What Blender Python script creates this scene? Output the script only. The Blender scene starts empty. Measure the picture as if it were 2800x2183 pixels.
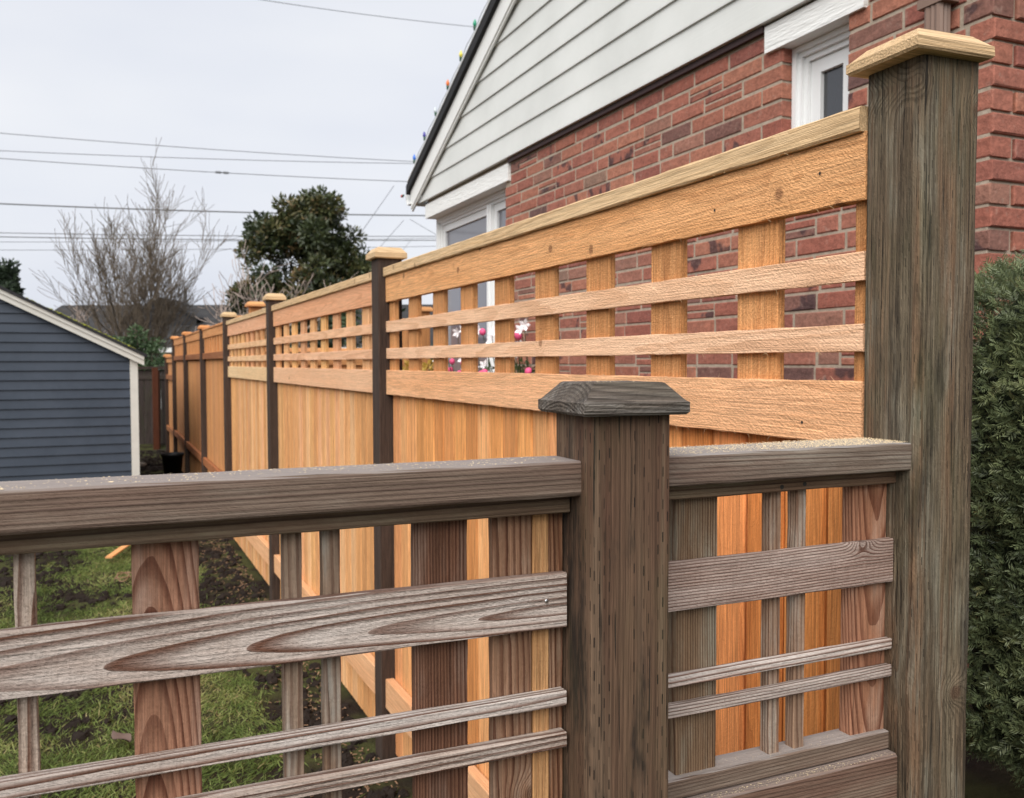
import bpy, math, random
import numpy as np
from mathutils import Vector, Matrix, noise as mn

S = bpy.context.scene
COL = S.collection
rnd = random.Random(11)
npr = np.random.RandomState(5)
U = rnd.uniform

# ------------------------------------------------------------------ camera
YAW, PIT, ROL = 0.425418, 0.040552, -0.002133
fw = Vector((math.sin(YAW)*math.cos(PIT), math.cos(YAW)*math.cos(PIT), -math.sin(PIT)))
rt = Vector((math.cos(YAW), -math.sin(YAW), 0))
up = rt.cross(fw)
rt2 = rt*math.cos(ROL) + up*math.sin(ROL)
up2 = -rt*math.sin(ROL) + up*math.cos(ROL)
cam = bpy.data.cameras.new('camera')
cam.sensor_width = 36
cam.lens = 2469.16/2800*36
cam.clip_start = 0.02
cam.clip_end = 3000
cam.dof.use_dof = True
cam.dof.focus_distance = 1.12
cam.dof.aperture_fstop = 12.5
camo = bpy.data.objects.new('camera', cam)
COL.objects.link(camo)
CAM = Vector((0, 0, 1.45))
camo.matrix_world = Matrix(((rt2.x, up2.x, -fw.x, CAM.x), (rt2.y, up2.y, -fw.y, CAM.y),
                            (rt2.z, up2.z, -fw.z, CAM.z), (0, 0, 0, 1)))
S.camera = camo

# ------------------------------------------------------------------ world, sun, exposure
SUN_EL, SUN_AZ = math.radians(44), math.radians(224)   # azimuth clockwise from +y
W = bpy.data.worlds.new('World')
S.world = W
W.use_nodes = True
nt = W.node_tree
nt.nodes.clear()
sky = nt.nodes.new('ShaderNodeTexSky')
sky.sky_type = 'NISHITA'
sky.sun_disc = False
sky.sun_elevation = SUN_EL
sky.sun_rotation = SUN_AZ
sky.air_density = 1.0
sky.dust_density = 3.0
hs = nt.nodes.new('ShaderNodeHueSaturation')
hs.inputs['Saturation'].default_value = 0.35
nt.links.new(sky.outputs[0], hs.inputs['Color'])
tcw = nt.nodes.new('ShaderNodeTexCoord')
mpw = nt.nodes.new('ShaderNodeMapping')
mpw.inputs['Scale'].default_value = (1.6, 1.6, 4.5)
nt.links.new(tcw.outputs['Generated'], mpw.inputs['Vector'])
nzw = nt.nodes.new('ShaderNodeTexNoise')
nzw.inputs['Scale'].default_value = 1.3
nzw.inputs['Detail'].default_value = 4
nzw.inputs['Roughness'].default_value = 0.45
nt.links.new(mpw.outputs[0], nzw.inputs['Vector'])
crw = nt.nodes.new('ShaderNodeValToRGB')
crw.color_ramp.elements[0].position = 0.3
crw.color_ramp.elements[0].color = (0.755, 0.795, 0.90, 1)
crw.color_ramp.elements[1].position = 0.72
crw.color_ramp.elements[1].color = (0.95, 0.965, 1.0, 1)
nt.links.new(nzw.outputs['Fac'], crw.inputs[0])
sc = nt.nodes.new('ShaderNodeVectorMath')
sc.operation = 'SCALE'
sc.inputs['Scale'].default_value = 3.72
nt.links.new(crw.outputs[0], sc.inputs[0])
mxw = nt.nodes.new('ShaderNodeMixRGB')
mxw.inputs[0].default_value = 0.93
nt.links.new(hs.outputs[0], mxw.inputs[1])
nt.links.new(sc.outputs[0], mxw.inputs[2])
bg = nt.nodes.new('ShaderNodeBackground')
bg.inputs['Strength'].default_value = 0.1
nt.links.new(mxw.outputs[0], bg.inputs['Color'])
wo = nt.nodes.new('ShaderNodeOutputWorld')
nt.links.new(bg.outputs[0], wo.inputs[0])

sl = bpy.data.lights.new('sun', 'SUN')
sl.energy = 1.5
sl.angle = math.radians(60)
sl.color = (1.0, 0.97, 0.93)
so = bpy.data.objects.new('sun', sl)
COL.objects.link(so)
sd = Vector((math.sin(SUN_AZ)*math.cos(SUN_EL), math.cos(SUN_AZ)*math.cos(SUN_EL), math.sin(SUN_EL)))
so.rotation_euler = sd.to_track_quat('Z', 'Y').to_euler()
so.location = (0, 0, 20)
S.view_settings.view_transform = 'Standard'
S.view_settings.look = 'None'
S.view_settings.exposure = 1.35
S.view_settings.gamma = 1
S.view_settings.use_curve_mapping = False
S.cycles.max_bounces = 6
S.cycles.diffuse_bounces = 3

# ------------------------------------------------------------------ object helpers
WM = {}


def link(o, parent, M):
    COL.objects.link(o)
    WM[o] = M
    if parent is not None:
        o.parent = parent
        o.matrix_parent_inverse = WM[parent].inverted()
    o.matrix_basis = M
    return o


def thing(name, label, cat, loc=(0, 0, 0), group=None):
    o = bpy.data.objects.new(name, None)
    o.empty_display_size = 0.1
    link(o, None, Matrix.Translation(loc))
    return tag(o, label, cat, group)


def tag(o, label=None, cat=None, group=None, kind=None):
    if label: o['label'] = label
    if cat: o['category'] = cat
    if group: o['group'] = group
    if kind: o['kind'] = kind
    return o


def mesh(name, v, f, smooth=False):
    m = bpy.data.meshes.new(name)
    if isinstance(v, np.ndarray): v = v.tolist()
    if isinstance(f, np.ndarray): f = f.tolist()
    m.from_pydata(v, [], f)
    if smooth:
        m.polygons.foreach_set('use_smooth', [True]*len(m.polygons))
    m.update()
    return m


def obj(name, me, mat, parent=None, M=None):
    o = bpy.data.objects.new(name, me)
    if mat is not None and len(me.materials) == 0:
        me.materials.append(mat)
    return link(o, parent, M if M is not None else Matrix.Identity(4))


def frame(loc, ax, ay, az):
    ax, ay, az = Vector(ax).normalized(), Vector(ay).normalized(), Vector(az).normalized()
    return Matrix(((ax.x, ay.x, az.x, loc[0]), (ax.y, ay.y, az.y, loc[1]),
                   (ax.z, ay.z, az.z, loc[2]), (0, 0, 0, 1)))


def prism_data(L, sec, seg=1, jit=0.0, r=None):
    """section points (y,z) run along local X from -L/2 to L/2"""
    r = r or rnd
    n = len(sec)
    v, f = [], []
    for i in range(seg+1):
        x = -L/2 + L*i/seg
        for (y, z) in sec:
            jx = r.uniform(-1, 1)*jit if i in (0, seg) else 0
            v.append((x+jx*0.8, y+r.uniform(-1, 1)*jit, z+r.uniform(-1, 1)*jit*0.6))
    for i in range(seg):
        for k in range(n):
            a, b = i*n+k, i*n+(k+1) % n
            f.append((a, b, b+n, a+n))
    f.append(tuple(range(n))[::-1])
    f.append(tuple(seg*n+k for k in range(n)))
    return v, f


def rsec(w, t, b, n=1):
    """rectangle section w (y) x t (z) with corners cut by b; n arcs steps"""
    pts = []
    for (sy, sz, a0) in ((1, 1, 0), (-1, 1, 90), (-1, -1, 180), (1, -1, 270)):
        for k in range(n+1):
            a = math.radians(a0 + 90*k/n)
            pts.append((sy*(w/2-b) + b*math.cos(a), sz*(t/2-b) + b*math.sin(a)))
    return pts


def setw(o, cy=None, dz=None, tz=None, freq=None, knot=0.0, val=1.0, tint=(1, 1, 1)):
    o['wa'] = [U(-.05, .05) if cy is None else cy, U(.015, .07) if dz is None else dz,
               U(-.03, .03) if tz is None else tz]
    o['wb'] = [U(180, 300) if freq is None else freq, knot, val]
    o['wc'] = list(tint)
    return o


def board(name, parent, mat, loc, ax, ay, L, w, t, bev=.0025, seg=1, jit=0.0, n=1, key=None, **kw):
    """loc = centre, ax = length direction, ay = width direction"""
    az = Vector(ax).cross(Vector(ay))
    me = None
    if key is not None and key in CACHE:
        me = CACHE[key]
    else:
        v, f = prism_data(L, rsec(w, t, bev, n), seg, jit)
        me = mesh(name, v, f)
        me.materials.append(mat)
        if key is not None: CACHE[key] = me
    o = obj(name, me, None, parent, frame(loc, ax, ay, az))
    return setw(o, **kw)


CACHE = {}
X, Y, Z = Vector((1, 0, 0)), Vector((0, 1, 0)), Vector((0, 0, 1))


def boxdata(x0, x1, y0, y1, z0, z1):
    v = [(x0, y0, z0), (x1, y0, z0), (x1, y1, z0), (x0, y1, z0), (x0, y0, z1), (x1, y0, z1), (x1, y1, z1), (x0, y1, z1)]
    f = [(0, 3, 2, 1), (4, 5, 6, 7), (0, 1, 5, 4), (1, 2, 6, 5), (2, 3, 7, 6), (3, 0, 4, 7)]
    return v, f


def join(parts):
    V, F = [], []
    for v, f in parts:
        n = len(V)
        V += list(v)
        F += [tuple(i+n for i in q) for q in f]
    return V, F


def tube(pts, rad, sides=6, cap=True):
    pts = [Vector(p) for p in pts]
    if not hasattr(rad, '__len__'): rad = [rad]*len(pts)
    v, f = [], []
    for i, p in enumerate(pts):
        d = (pts[min(i+1, len(pts)-1)] - pts[max(i-1, 0)]).normalized()
        a = d.orthogonal().normalized() if i == 0 else (a - d*a.dot(d)).normalized()
        b = d.cross(a)
        for k in range(sides):
            t = 2*math.pi*k/sides
            v.append(tuple(p + (a*math.cos(t) + b*math.sin(t))*rad[i]))
    for i in range(len(pts)-1):
        for k in range(sides):
            q = (k+1) % sides
            f.append((i*sides+k, i*sides+q, (i+1)*sides+q, (i+1)*sides+k))
    if cap:
        f.append(tuple(range(sides))[::-1])
        f.append(tuple((len(pts)-1)*sides+k for k in range(sides)))
    return v, f


def lathe(prof, sides=10):
    v, f = [], []
    for (r, z) in prof:
        for k in range(sides):
            t = 2*math.pi*k/sides
            v.append((r*math.cos(t), r*math.sin(t), z))
    for i in range(len(prof)-1):
        for k in range(sides):
            q = (k+1) % sides
            f.append((i*sides+k, i*sides+q, (i+1)*sides+q, (i+1)*sides+k))
    f.append(tuple(range(sides))[::-1])
    f.append(tuple((len(prof)-1)*sides+k for k in range(sides)))
    return v, f


# ------------------------------------------------------------------ material helpers
class G:
    def __init__(s, name):
        s.mat = bpy.data.materials.new(name)
        s.mat.use_nodes = True
        s.t = s.mat.node_tree
        s.t.nodes.clear()
        s.out = s.t.nodes.new('ShaderNodeOutputMaterial')
        s.b = s.t.nodes.new('ShaderNodeBsdfPrincipled')
        s.t.links.new(s.b.outputs[0], s.out.inputs[0])

    def put(s, sock, val):
        if isinstance(val, bpy.types.NodeSocket):
            s.t.links.new(val, sock)
        elif isinstance(val, (tuple, list)) and sock.type == 'RGBA' and len(val) == 3:
            sock.default_value = (*val, 1)
        else:
            sock.default_value = val

    def n(s, typ, ins=None, out=0, **props):
        nd = s.t.nodes.new('ShaderNode'+typ)
        for k, v in props.items(): setattr(nd, k, v)
        for k, v in (ins or {}).items(): s.put(nd.inputs[k], v)
        return nd.outputs[out]

    def m(s, op, a, b=0.0, c=0.0):
        return s.n('Math', {0: a, 1: b, 2: c}, operation=op)

    def vm(s, op, a, b=(0, 0, 0)):
        if op == 'SCALE':
            return s.n('VectorMath', {0: a, 'Scale': b}, operation=op)
        return s.n('VectorMath', {0: a, 1: b}, operation=op)

    def mix(s, fac, a, b, blend='MIX'):
        return s.n('MixRGB', {0: fac, 1: a, 2: b}, blend_type=blend)

    def noise(s, vec, scale=1.0, detail=2.0, rough=.5, out=0, dim='3D'):
        return s.n('TexNoise', {'Vector': vec, 'Scale': scale, 'Detail': detail, 'Roughness': rough}, out=out, noise_dimensions=dim)

    def ramp(s, fac, stops, interp='LINEAR'):
        nd = s.t.nodes.new('ShaderNodeValToRGB')
        cr = nd.color_ramp
        cr.interpolation = interp
        while len(cr.elements) < len(stops): cr.elements.new(0.5)
        for e, (p, c) in zip(cr.elements, stops):
            e.position = p
            e.color = (c, c, c, 1) if not hasattr(c, '__len__') else (*c, 1)
        s.put(nd.inputs[0], fac)
        return nd.outputs[0]

    def sstep(s, x, a, b):
        return s.n('MapRange', {0: x, 1: a, 2: b, 3: 0.0, 4: 1.0}, interpolation_type='SMOOTHSTEP')

    def done(s, color, rough=.8, height=None, bs=.5, bd=.002, spec=.3, metal=0.0):
        s.put(s.b.inputs['Base Color'], color)
        s.put(s.b.inputs['Roughness'], rough)
        s.b.inputs['Specular IOR Level'].default_value = spec
        s.b.inputs['Metallic'].default_value = metal
        if height is not None:
            nb = s.n('Bump', {'Strength': bs, 'Distance': bd, 'Height': height})
            s.put(s.b.inputs['Normal'], nb)
        return s.mat


def wood(name, early, late, alt, contrast=.8, fiber=.35, gray=None, gray_amt=0.0, rough=.8,
         hb=.5, fb=.5, saw=0.0, fuzz=0.0, bs=.6, bd=.0015, incise=False, moss=0.0, knotcol=(.09, .045, .025),
         warp=.010, sharp=True, cracks=0.0, spec=.25, dirt=0.0, streak=.12, rbase=.4, tone=None, dashw=.12, top=None):
    g = G(name)
    tc = g.t.nodes.new('ShaderNodeTexCoord')
    p = tc.outputs['Object']
    onr = tc.outputs['Normal']
    rv = g.n('ObjectInfo', out=5)
    wa = g.t.nodes.new('ShaderNodeAttribute'); wa.attribute_type = 'OBJECT'; wa.attribute_name = 'wa'
    wb = g.t.nodes.new('ShaderNodeAttribute'); wb.attribute_type = 'OBJECT'; wb.attribute_name = 'wb'
    wc = g.t.nodes.new('ShaderNodeAttribute'); wc.attribute_type = 'OBJECT'; wc.attribute_name = 'wc'
    sa = g.t.nodes.new('ShaderNodeSeparateXYZ'); g.put(sa.inputs[0], wa.outputs['Vector'])
    sb = g.t.nodes.new('ShaderNodeSeparateXYZ'); g.put(sb.inputs[0], wb.outputs['Vector'])
    off = g.n('CombineXYZ', {0: g.m('MULTIPLY', rv, 71.3), 1: g.m('MULTIPLY', rv, 37.7), 2: g.m('MULTIPLY', rv, 53.1)})
    q = g.vm('ADD', p, off)
    sp = g.t.nodes.new('ShaderNodeSeparateXYZ'); g.put(sp.inputs[0], p)
    sq = g.t.nodes.new('ShaderNodeSeparateXYZ'); g.put(sq.inputs[0], q)
    px, py, pz = sp.outputs
    # grain warp
    w1 = g.noise(g.vm('MULTIPLY', q, (2.2, 13, 13)), 1, 2, .5, out=1)
    w2 = g.noise(g.vm('MULTIPLY', q, (18, 60, 60)), 1, 2, .5, out=1)
    wv = g.vm('ADD', g.vm('SCALE', g.vm('SUBTRACT', w1, (.5, .5, .5)), warp*2),
              g.vm('SCALE', g.vm('SUBTRACT', w2, (.5, .5, .5)), warp*.28))
    sw = g.t.nodes.new('ShaderNodeSeparateXYZ'); g.put(sw.inputs[0], wv)
    yy = g.m('ADD', g.m('SUBTRACT', py, sa.outputs[0]), sw.outputs[1])
    zz = g.m('ADD', g.m('ADD', pz, sa.outputs[1]), g.m('ADD', g.m('MULTIPLY', px, sa.outputs[2]), sw.outputs[2]))
    r = g.m('SQRT', g.m('ADD', g.m('MULTIPLY', yy, yy), g.m('MULTIPLY', zz, zz)))
    # knots
    vv = g.n('CombineXYZ', {0: g.m('MULTIPLY', sq.outputs[0], 4.0), 1: g.m('MULTIPLY', sq.outputs[1], 7.0), 2: 0.0})
    vo = g.t.nodes.new('ShaderNodeTexVoronoi'); vo.voronoi_dimensions = '2D'
    g.put(vo.inputs['Vector'], vv); vo.inputs['Scale'].default_value = 1
    cell = g.n('SeparateColor', {0: vo.outputs['Color']})
    has = g.m('LESS_THAN', cell, sb.outputs[1])
    dv = g.vm('SUBTRACT', vv, vo.outputs['Position'])
    dvm = g.vm('MULTIPLY', dv, (.25, .143, 0))
    dn = g.vm('SCALE', g.vm('SUBTRACT', w2, (.5, .5, .5)), .006)
    kd = g.n('VectorMath', {0: g.vm('ADD', dvm, g.vm('MULTIPLY', dn, (1, 1, 0)))}, out=1, operation='LENGTH')
    kg = g.m('MULTIPLY', has, g.m('EXPONENT', g.m('MULTIPLY', g.m('MULTIPLY', kd, kd), -3200.0)))
    r = g.m('ADD', r, g.m('MULTIPLY', kg, .022))
    ph = g.m('MULTIPLY', r, sb.outputs[0])
    fr = g.m('FRACT', ph)
    if sharp:
        lw = g.ramp(fr, [(0, 0), (.45, .06), (.72, .75), (.90, 1), (.99, .9), (1, 0)])
    else:
        lw = g.ramp(fr, [(0, .1), (.4, 0), (.75, .6), (.9, 1), (1, .1)])
    rid = g.n('TexWhiteNoise', {'W': g.m('FLOOR', ph)}, noise_dimensions='1D')
    lws = g.m('MULTIPLY', lw, g.m('MULTIPLY_ADD', rid, 1-rbase, rbase))
    fib = g.noise(g.vm('MULTIPLY', q, (9, 420, 420)), 1, 3, .6)
    fib2 = g.noise(g.vm('MULTIPLY', q, (22, 800, 800)), 1, 1, .5)
    fib = g.sstep(fib, .28, .72)
    fib2 = g.sstep(fib2, .3, .7)
    stk = g.sstep(g.noise(g.vm('MULTIPLY', q, (1.3, 85, 85)), 1, 3, .6), .32, .68)
    blo = g.noise(g.vm('MULTIPLY', q, (1.6, 16, 16)), 1, 3, .55)
    c = g.mix(g.sstep(blo, .35, .68), early, alt)
    c = g.mix(g.m('MULTIPLY', lws, contrast), c, late)
    if tone is not None:
        tn = g.noise(g.vm('MULTIPLY', q, (1.0, 34, 34)), 1, 3, .6)
        c = g.mix(g.m('MULTIPLY', g.sstep(tn, .5, .62), .75), c, tone)
    if gray is not None:
        gn = g.noise(g.vm('MULTIPLY', q, (5, 30, 30)), 1, 4, .65)
        gf = g.m('MULTIPLY', g.sstep(gn, .62-.5*gray_amt, .85-.35*gray_amt), g.m('SUBTRACT', 1.0, g.m('MULTIPLY', lws, 1.0)))
        c = g.mix(gf, c, gray)
    fm = g.m('ADD', g.m('MULTIPLY_ADD', fib, fiber*2, 1-fiber), g.m('ADD', g.m('MULTIPLY_ADD', fib2, fiber*.8, -fiber*.4), g.m('MULTIPLY_ADD', stk, streak*2, -streak)))
    c = g.mix(1.0, c, g.n('CombineColor', {0: fm, 1: fm, 2: fm}), 'MULTIPLY')
    kr = g.m('MULTIPLY', has, g.m('SUBTRACT', 1.0, g.sstep(kd, .0055, .0125)))
    kring = g.m('MULTIPLY_ADD', g.m('SINE', g.m('MULTIPLY', kd, 2600.0)), .22, .70)
    c = g.mix(g.m('MULTIPLY', kr, kring), c, knotcol)
    h = g.m('ADD', g.m('MULTIPLY', lws, hb), g.m('MULTIPLY', fib, fb))
    if saw:
        sn = g.noise(g.vm('MULTIPLY', q, (430, 22, 22)), 1, 2, .5)
        h = g.m('ADD', h, g.m('MULTIPLY', sn, saw))
        c = g.mix(g.m('MULTIPLY', g.sstep(sn, .5, .75), .12), c, late)
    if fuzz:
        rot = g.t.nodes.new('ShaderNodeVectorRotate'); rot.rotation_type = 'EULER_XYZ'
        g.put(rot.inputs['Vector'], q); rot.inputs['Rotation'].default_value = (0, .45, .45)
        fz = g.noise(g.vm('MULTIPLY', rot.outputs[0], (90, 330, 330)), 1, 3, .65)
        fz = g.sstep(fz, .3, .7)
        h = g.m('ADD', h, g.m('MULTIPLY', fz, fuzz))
        fm2 = g.m('MULTIPLY_ADD', fz, .22*fuzz, 1-.13*fuzz)  # shading of the torn-grain pits painted into the colour, darker where fuzz is low
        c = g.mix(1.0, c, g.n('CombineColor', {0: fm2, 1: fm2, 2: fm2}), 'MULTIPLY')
    if cracks:
        cn = g.noise(g.vm('MULTIPLY', q, (4.5, 210, 210)), 1, 2, .5)
        ck = g.m('MULTIPLY', g.sstep(cn, .68-.06*cracks, .70), .85)
        c = g.mix(ck, c, (.012, .010, .008))
        h = g.m('SUBTRACT', h, g.m('MULTIPLY', ck, 1.2))
    if incise:
        an = g.t.nodes.new('ShaderNodeSeparateXYZ'); g.put(an.inputs[0], g.n('VectorMath', {0: onr}, operation='ABSOLUTE'))
        pick = g.m('GREATER_THAN', an.outputs[1], an.outputs[2])
        u = g.m('ADD', g.m('MULTIPLY', pz, pick), g.m('MULTIPLY', py, g.m('SUBTRACT', 1.0, pick)))
        uc = g.m('DIVIDE', g.m('ADD', u, g.m('MULTIPLY', g.m('SUBTRACT', blo, .5), .002)), .0056)
        ci = g.m('FLOOR', uc)
        cr = g.n('TexWhiteNoise', {'W': g.m('ADD', ci, g.m('MULTIPLY', pick, 40.0))}, noise_dimensions='1D')
        du = g.m('ABSOLUTE', g.m('SUBTRACT', g.m('FRACT', uc), .5))
        xs = g.m('ADD', g.m('DIVIDE', px, .034), g.m('ADD', g.m('MULTIPLY', ci, .5), g.m('MULTIPLY', cr, .35)))
        dx = g.m('ABSOLUTE', g.m('SUBTRACT', g.m('FRACT', xs), .5))
        dash = g.m('MULTIPLY', g.m('LESS_THAN', du, dashw), g.m('LESS_THAN', dx, .15))
        wn = g.n('TexWhiteNoise', {'Vector': g.n('CombineXYZ', {0: g.m('FLOOR', xs), 1: ci, 2: pick})})
        dash = g.m('MULTIPLY', dash, g.m('MULTIPLY', g.m('GREATER_THAN', cr, .30), g.m('MULTIPLY_ADD', wn, .75, .3)))
        c = g.mix(dash, c, (.014, .009, .006))
        h = g.m('SUBTRACT', h, g.m('MULTIPLY', dash, 1.4))
    if top is not None:
        nz = g.t.nodes.new('ShaderNodeSeparateXYZ'); g.put(nz.inputs[0], g.n('NewGeometry', out=1))
        c = g.mix(g.m('MULTIPLY', g.sstep(nz.outputs[2], .5, .9), .72), c, top)
    if dirt:
        dn2 = g.noise(g.vm('MULTIPLY', q, (4, 22, 22)), 1, 5, .7)
        c = g.mix(g.m('MULTIPLY', g.sstep(dn2, .49, .66), dirt), c, (.018, .014, .011))
    if moss:
        ms = g.noise(g.vm('MULTIPLY', q, (3, 14, 14)), 1, 5, .65)
        c = g.mix(g.m('MULTIPLY', g.sstep(ms, .45, .72), moss), c, (.05, .062, .022))
    c = g.mix(1.0, c, wc.outputs['Color'], 'MULTIPLY')
    vb = sb.outputs[2]
    c = g.mix(1.0, c, g.n('CombineColor', {0: vb, 1: vb, 2: vb}), 'MULTIPLY')
    return g.done(c, rough, h, bs, bd, spec)


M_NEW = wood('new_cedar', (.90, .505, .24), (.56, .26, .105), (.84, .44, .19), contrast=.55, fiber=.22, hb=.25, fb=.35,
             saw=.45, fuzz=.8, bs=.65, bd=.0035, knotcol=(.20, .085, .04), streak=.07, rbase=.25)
M_FRESH = wood('fresh_cedar_slat', (.92, .60, .385), (.62, .33, .175), (.88, .54, .33), contrast=.55, fiber=.12, hb=.3, fb=.35,
               saw=.3, fuzz=.55, bs=.8, bd=.003, knotcol=(.25, .11, .05), streak=.05, rbase=.3)
M_PICK = wood('new_cedar_picket', (.76, .425, .19), (.46, .21, .08), (.70, .355, .145), contrast=.62, fiber=.26, hb=.25, fb=.5,
              fuzz=.35, bs=.6, bd=.002, knotcol=(.22, .09, .04), warp=.012, streak=.14)
M_CAP = wood('pale_cedar', (.66, .47, .275), (.44, .275, .135), (.60, .41, .225), contrast=.65, fiber=.22, hb=.4, fb=.5,
             fuzz=.25, bs=.7, bd=.0016, knotcol=(.26, .15, .08), streak=.10)
M_OLD = wood('mature_cedar', (.60, .29, .115), (.36, .15, .058), (.52, .23, .088), contrast=.55, fiber=.25, fuzz=.2, bs=.4)
M_SLAT = wood('weathered_cedar', (.46, .385, .335), (.105, .036, .015), (.41, .335, .29), contrast=1.0, fiber=.14, gray=(.54, .48, .435),
              gray_amt=.5, hb=.9, fb=.4, saw=.12, fuzz=.5, bs=.9, bd=.0018, knotcol=(.06, .03, .02), warp=.004, spec=.3, rbase=.75, streak=.05)
M_UPR = wood('weathered_upright', (.27, .165, .108), (.085, .033, .018), (.22, .125, .075), contrast=1.0, fiber=.2, gray=(.31, .25, .20),
             gray_amt=.35, hb=.7, fb=.5, fuzz=.4, bs=.7, bd=.0015, warp=.005, rbase=.6, streak=.08)
M_RAIL = wood('weathered_rail', (.155, .112, .084), (.058, .033, .024), (.165, .102, .077), contrast=.9, fiber=.13, gray=(.205, .165, .130),
              gray_amt=.35, hb=.8, fb=.4, fuzz=.3, bs=.8, bd=.0014, warp=.0016, rbase=.5, streak=.06, top=(.33, .30, .285))
M_POSTM = wood('treated_post', (.125, .074, .045), (.058, .031, .019), (.100, .050, .031), contrast=.6, fiber=.2, hb=.4, fb=.6,
               bs=.8, bd=.0018, incise=True, dirt=.9, cracks=.45, moss=.25, warp=.006, streak=.08, tone=(.155, .104, .066))
M_POSTR = wood('tall_weathered_post', (.180, .142, .092), (.072, .052, .032), (.150, .102, .062), contrast=.85, fiber=.26, gray=(.225, .20, .148),
               gray_amt=.35, hb=.7, fb=.8, fuzz=.25, bs=.9, bd=.0025, incise=True, moss=.4, dirt=.65, cracks=.9, warp=.006, streak=.14,
               tone=(.19, .110, .062), dashw=.07)
M_POSTA = wood('dark_post', (.060, .040, .030), (.032, .02, .015), (.05, .032, .024), contrast=.6, fiber=.4, bs=.5, warp=.005)
M_GCAP = wood('weathered_post_cap', (.125, .100, .080), (.042, .031, .024), (.10, .080, .064), contrast=.9, fiber=.35, gray=(.23, .21, .185),
              gray_amt=.35, hb=.8, fb=.6, fuzz=.4, bs=1.0, bd=.0016, moss=.15, dirt=.45, warp=.004, streak=.2)
M_DARKF = wood('dark_old_fence', (.050, .036, .030), (.03, .02, .016), (.065, .05, .045), contrast=.5, fiber=.4, moss=.3, bs=.5)


def simple(name, col, rough=.6, var=.0, scale=20, bump=0.0, bscale=200, spec=.4, metal=0.0, bd=.001, stretch=(1, 1, 1)):
    g = G(name)
    p = g.n('TexCoord', out=3)
    c = col
    if var:
        nz = g.noise(g.vm('MULTIPLY', p, stretch), scale, 4, .6)
        fm = g.m('MULTIPLY_ADD', nz, var*2, 1-var)
        c = g.mix(1.0, col, g.n('CombineColor', {0: fm, 1: fm, 2: fm}), 'MULTIPLY')
    h = g.noise(g.vm('MULTIPLY', p, stretch), bscale, 3, .6) if bump else None
    return g.done(c, rough, h, bump, bd, spec, metal)


M_WHITE = simple('white_paint', (.78, .78, .75), .5, .05, 6, .25, 60, bd=.002)
M_WHITE2 = simple('white_vinyl', (.80, .81, .80), .35, .02, 6)
M_LINTEL = simple('white_rough_lintel', (.80, .80, .77), .6, .06, 8, .8, 26, bd=.008, stretch=(1, .35, 3))
M_SHING = simple('dark_roof', (.022, .022, .024), .9, .4, 30, .5, 90, bd=.004)
M_BROWNM = simple('brown_metal', (.21, .135, .10), .45, .12, 10)
M_STEEL = simple('nail_steel', (.75, .75, .75), .3, metal=1.0)
M_NAILD = simple('nail_dark', (.03, .025, .02), .7)
M_BLACKP = simple('black_plastic', (.012, .012, .013), .5, .2, 20)
M_WIRE = simple('cable', (.16, .165, .17), .6)
M_WIREW = simple('pale_wire', (.55, .56, .57), .6)
M_SAWD = simple('sawdust', (.76, .60, .38), .9, .25, 300)
M_TRUNK = simple('bark', (.11, .085, .062), .95, .35, 14, .6, 40, bd=.01)
M_TWIG = simple('bare_twig', (.115, .088, .062), .95, .3, 4)
M_PTWIG = simple('pale_twig', (.34, .27, .23), .95, .2, 4)


def leafmat(name, ramp_stops, rough=.5, trans=.15, spec=.4):
    g = G(name)
    a = g.t.nodes.new('ShaderNodeAttribute'); a.attribute_name = 'lv'
    c = g.ramp(a.outputs['Fac'], ramp_stops)
    m = g.done(c, rough, spec=spec)
    tr = g.t.nodes.new('ShaderNodeBsdfTranslucent'); g.put(tr.inputs['Color'], c)
    mx = g.t.nodes.new('ShaderNodeMixShader'); mx.inputs[0].default_value = trans
    g.t.links.new(g.b.outputs[0], mx.inputs[1]); g.t.links.new(tr.outputs[0], mx.inputs[2])
    g.t.links.new(mx.outputs[0], g.out.inputs[0])
    return m


M_YEW = leafmat('yew_needles', [(0, (.06, .080, .040)), (.45, (.155, .19, .092)), (.9, (.25, .28, .125)), (1, (.42, .40, .19))], .38, .25, .5)
M_MAGL = leafmat('magnolia_leaves', [(0, (.030, .044, .018)), (.5, (.058, .074, .028)), (.75, (.10, .10, .036)), (1, (.18, .115, .052))], .4, .05, .5)
M_SHRUB = leafmat('shrub_leaves', [(0, (.03, .055, .022)), (.6, (.075, .125, .05)), (1, (.14, .19, .09))], .5)
M_GRASS = leafmat('grass_blades', [(0, (.09, .125, .034)), (.35, (.19, .26, .070)), (.7, (.32, .36, .12)), (1, (.52, .44, .22))], .6, .35, .2)
M_DARKSH = leafmat('dark_shrub_leaves', [(0, (.015, .028, .013)), (.6, (.035, .062, .025)), (1, (.08, .11, .05))], .5)
M_CONI = leafmat('conifer_leaves', [(0, (.018, .032, .018)), (1, (.05, .075, .035))], .6)
M_FLOWS = leafmat('flower_shrub_leaves', [(0, (.035, .055, .02)), (.6, (.085, .13, .035)), (1, (.17, .19, .06))], .5)
M_PINK = simple('pink_petal', (.78, .10, .24), .5, .2, 60)
M_WPET = simple('white_petal', (.85, .80, .80), .5, .05, 60)
M_YLEAF = leafmat('yellow_leaves', [(0, (.30, .20, .03)), (1, (.75, .52, .12))], .5, .3)

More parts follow.
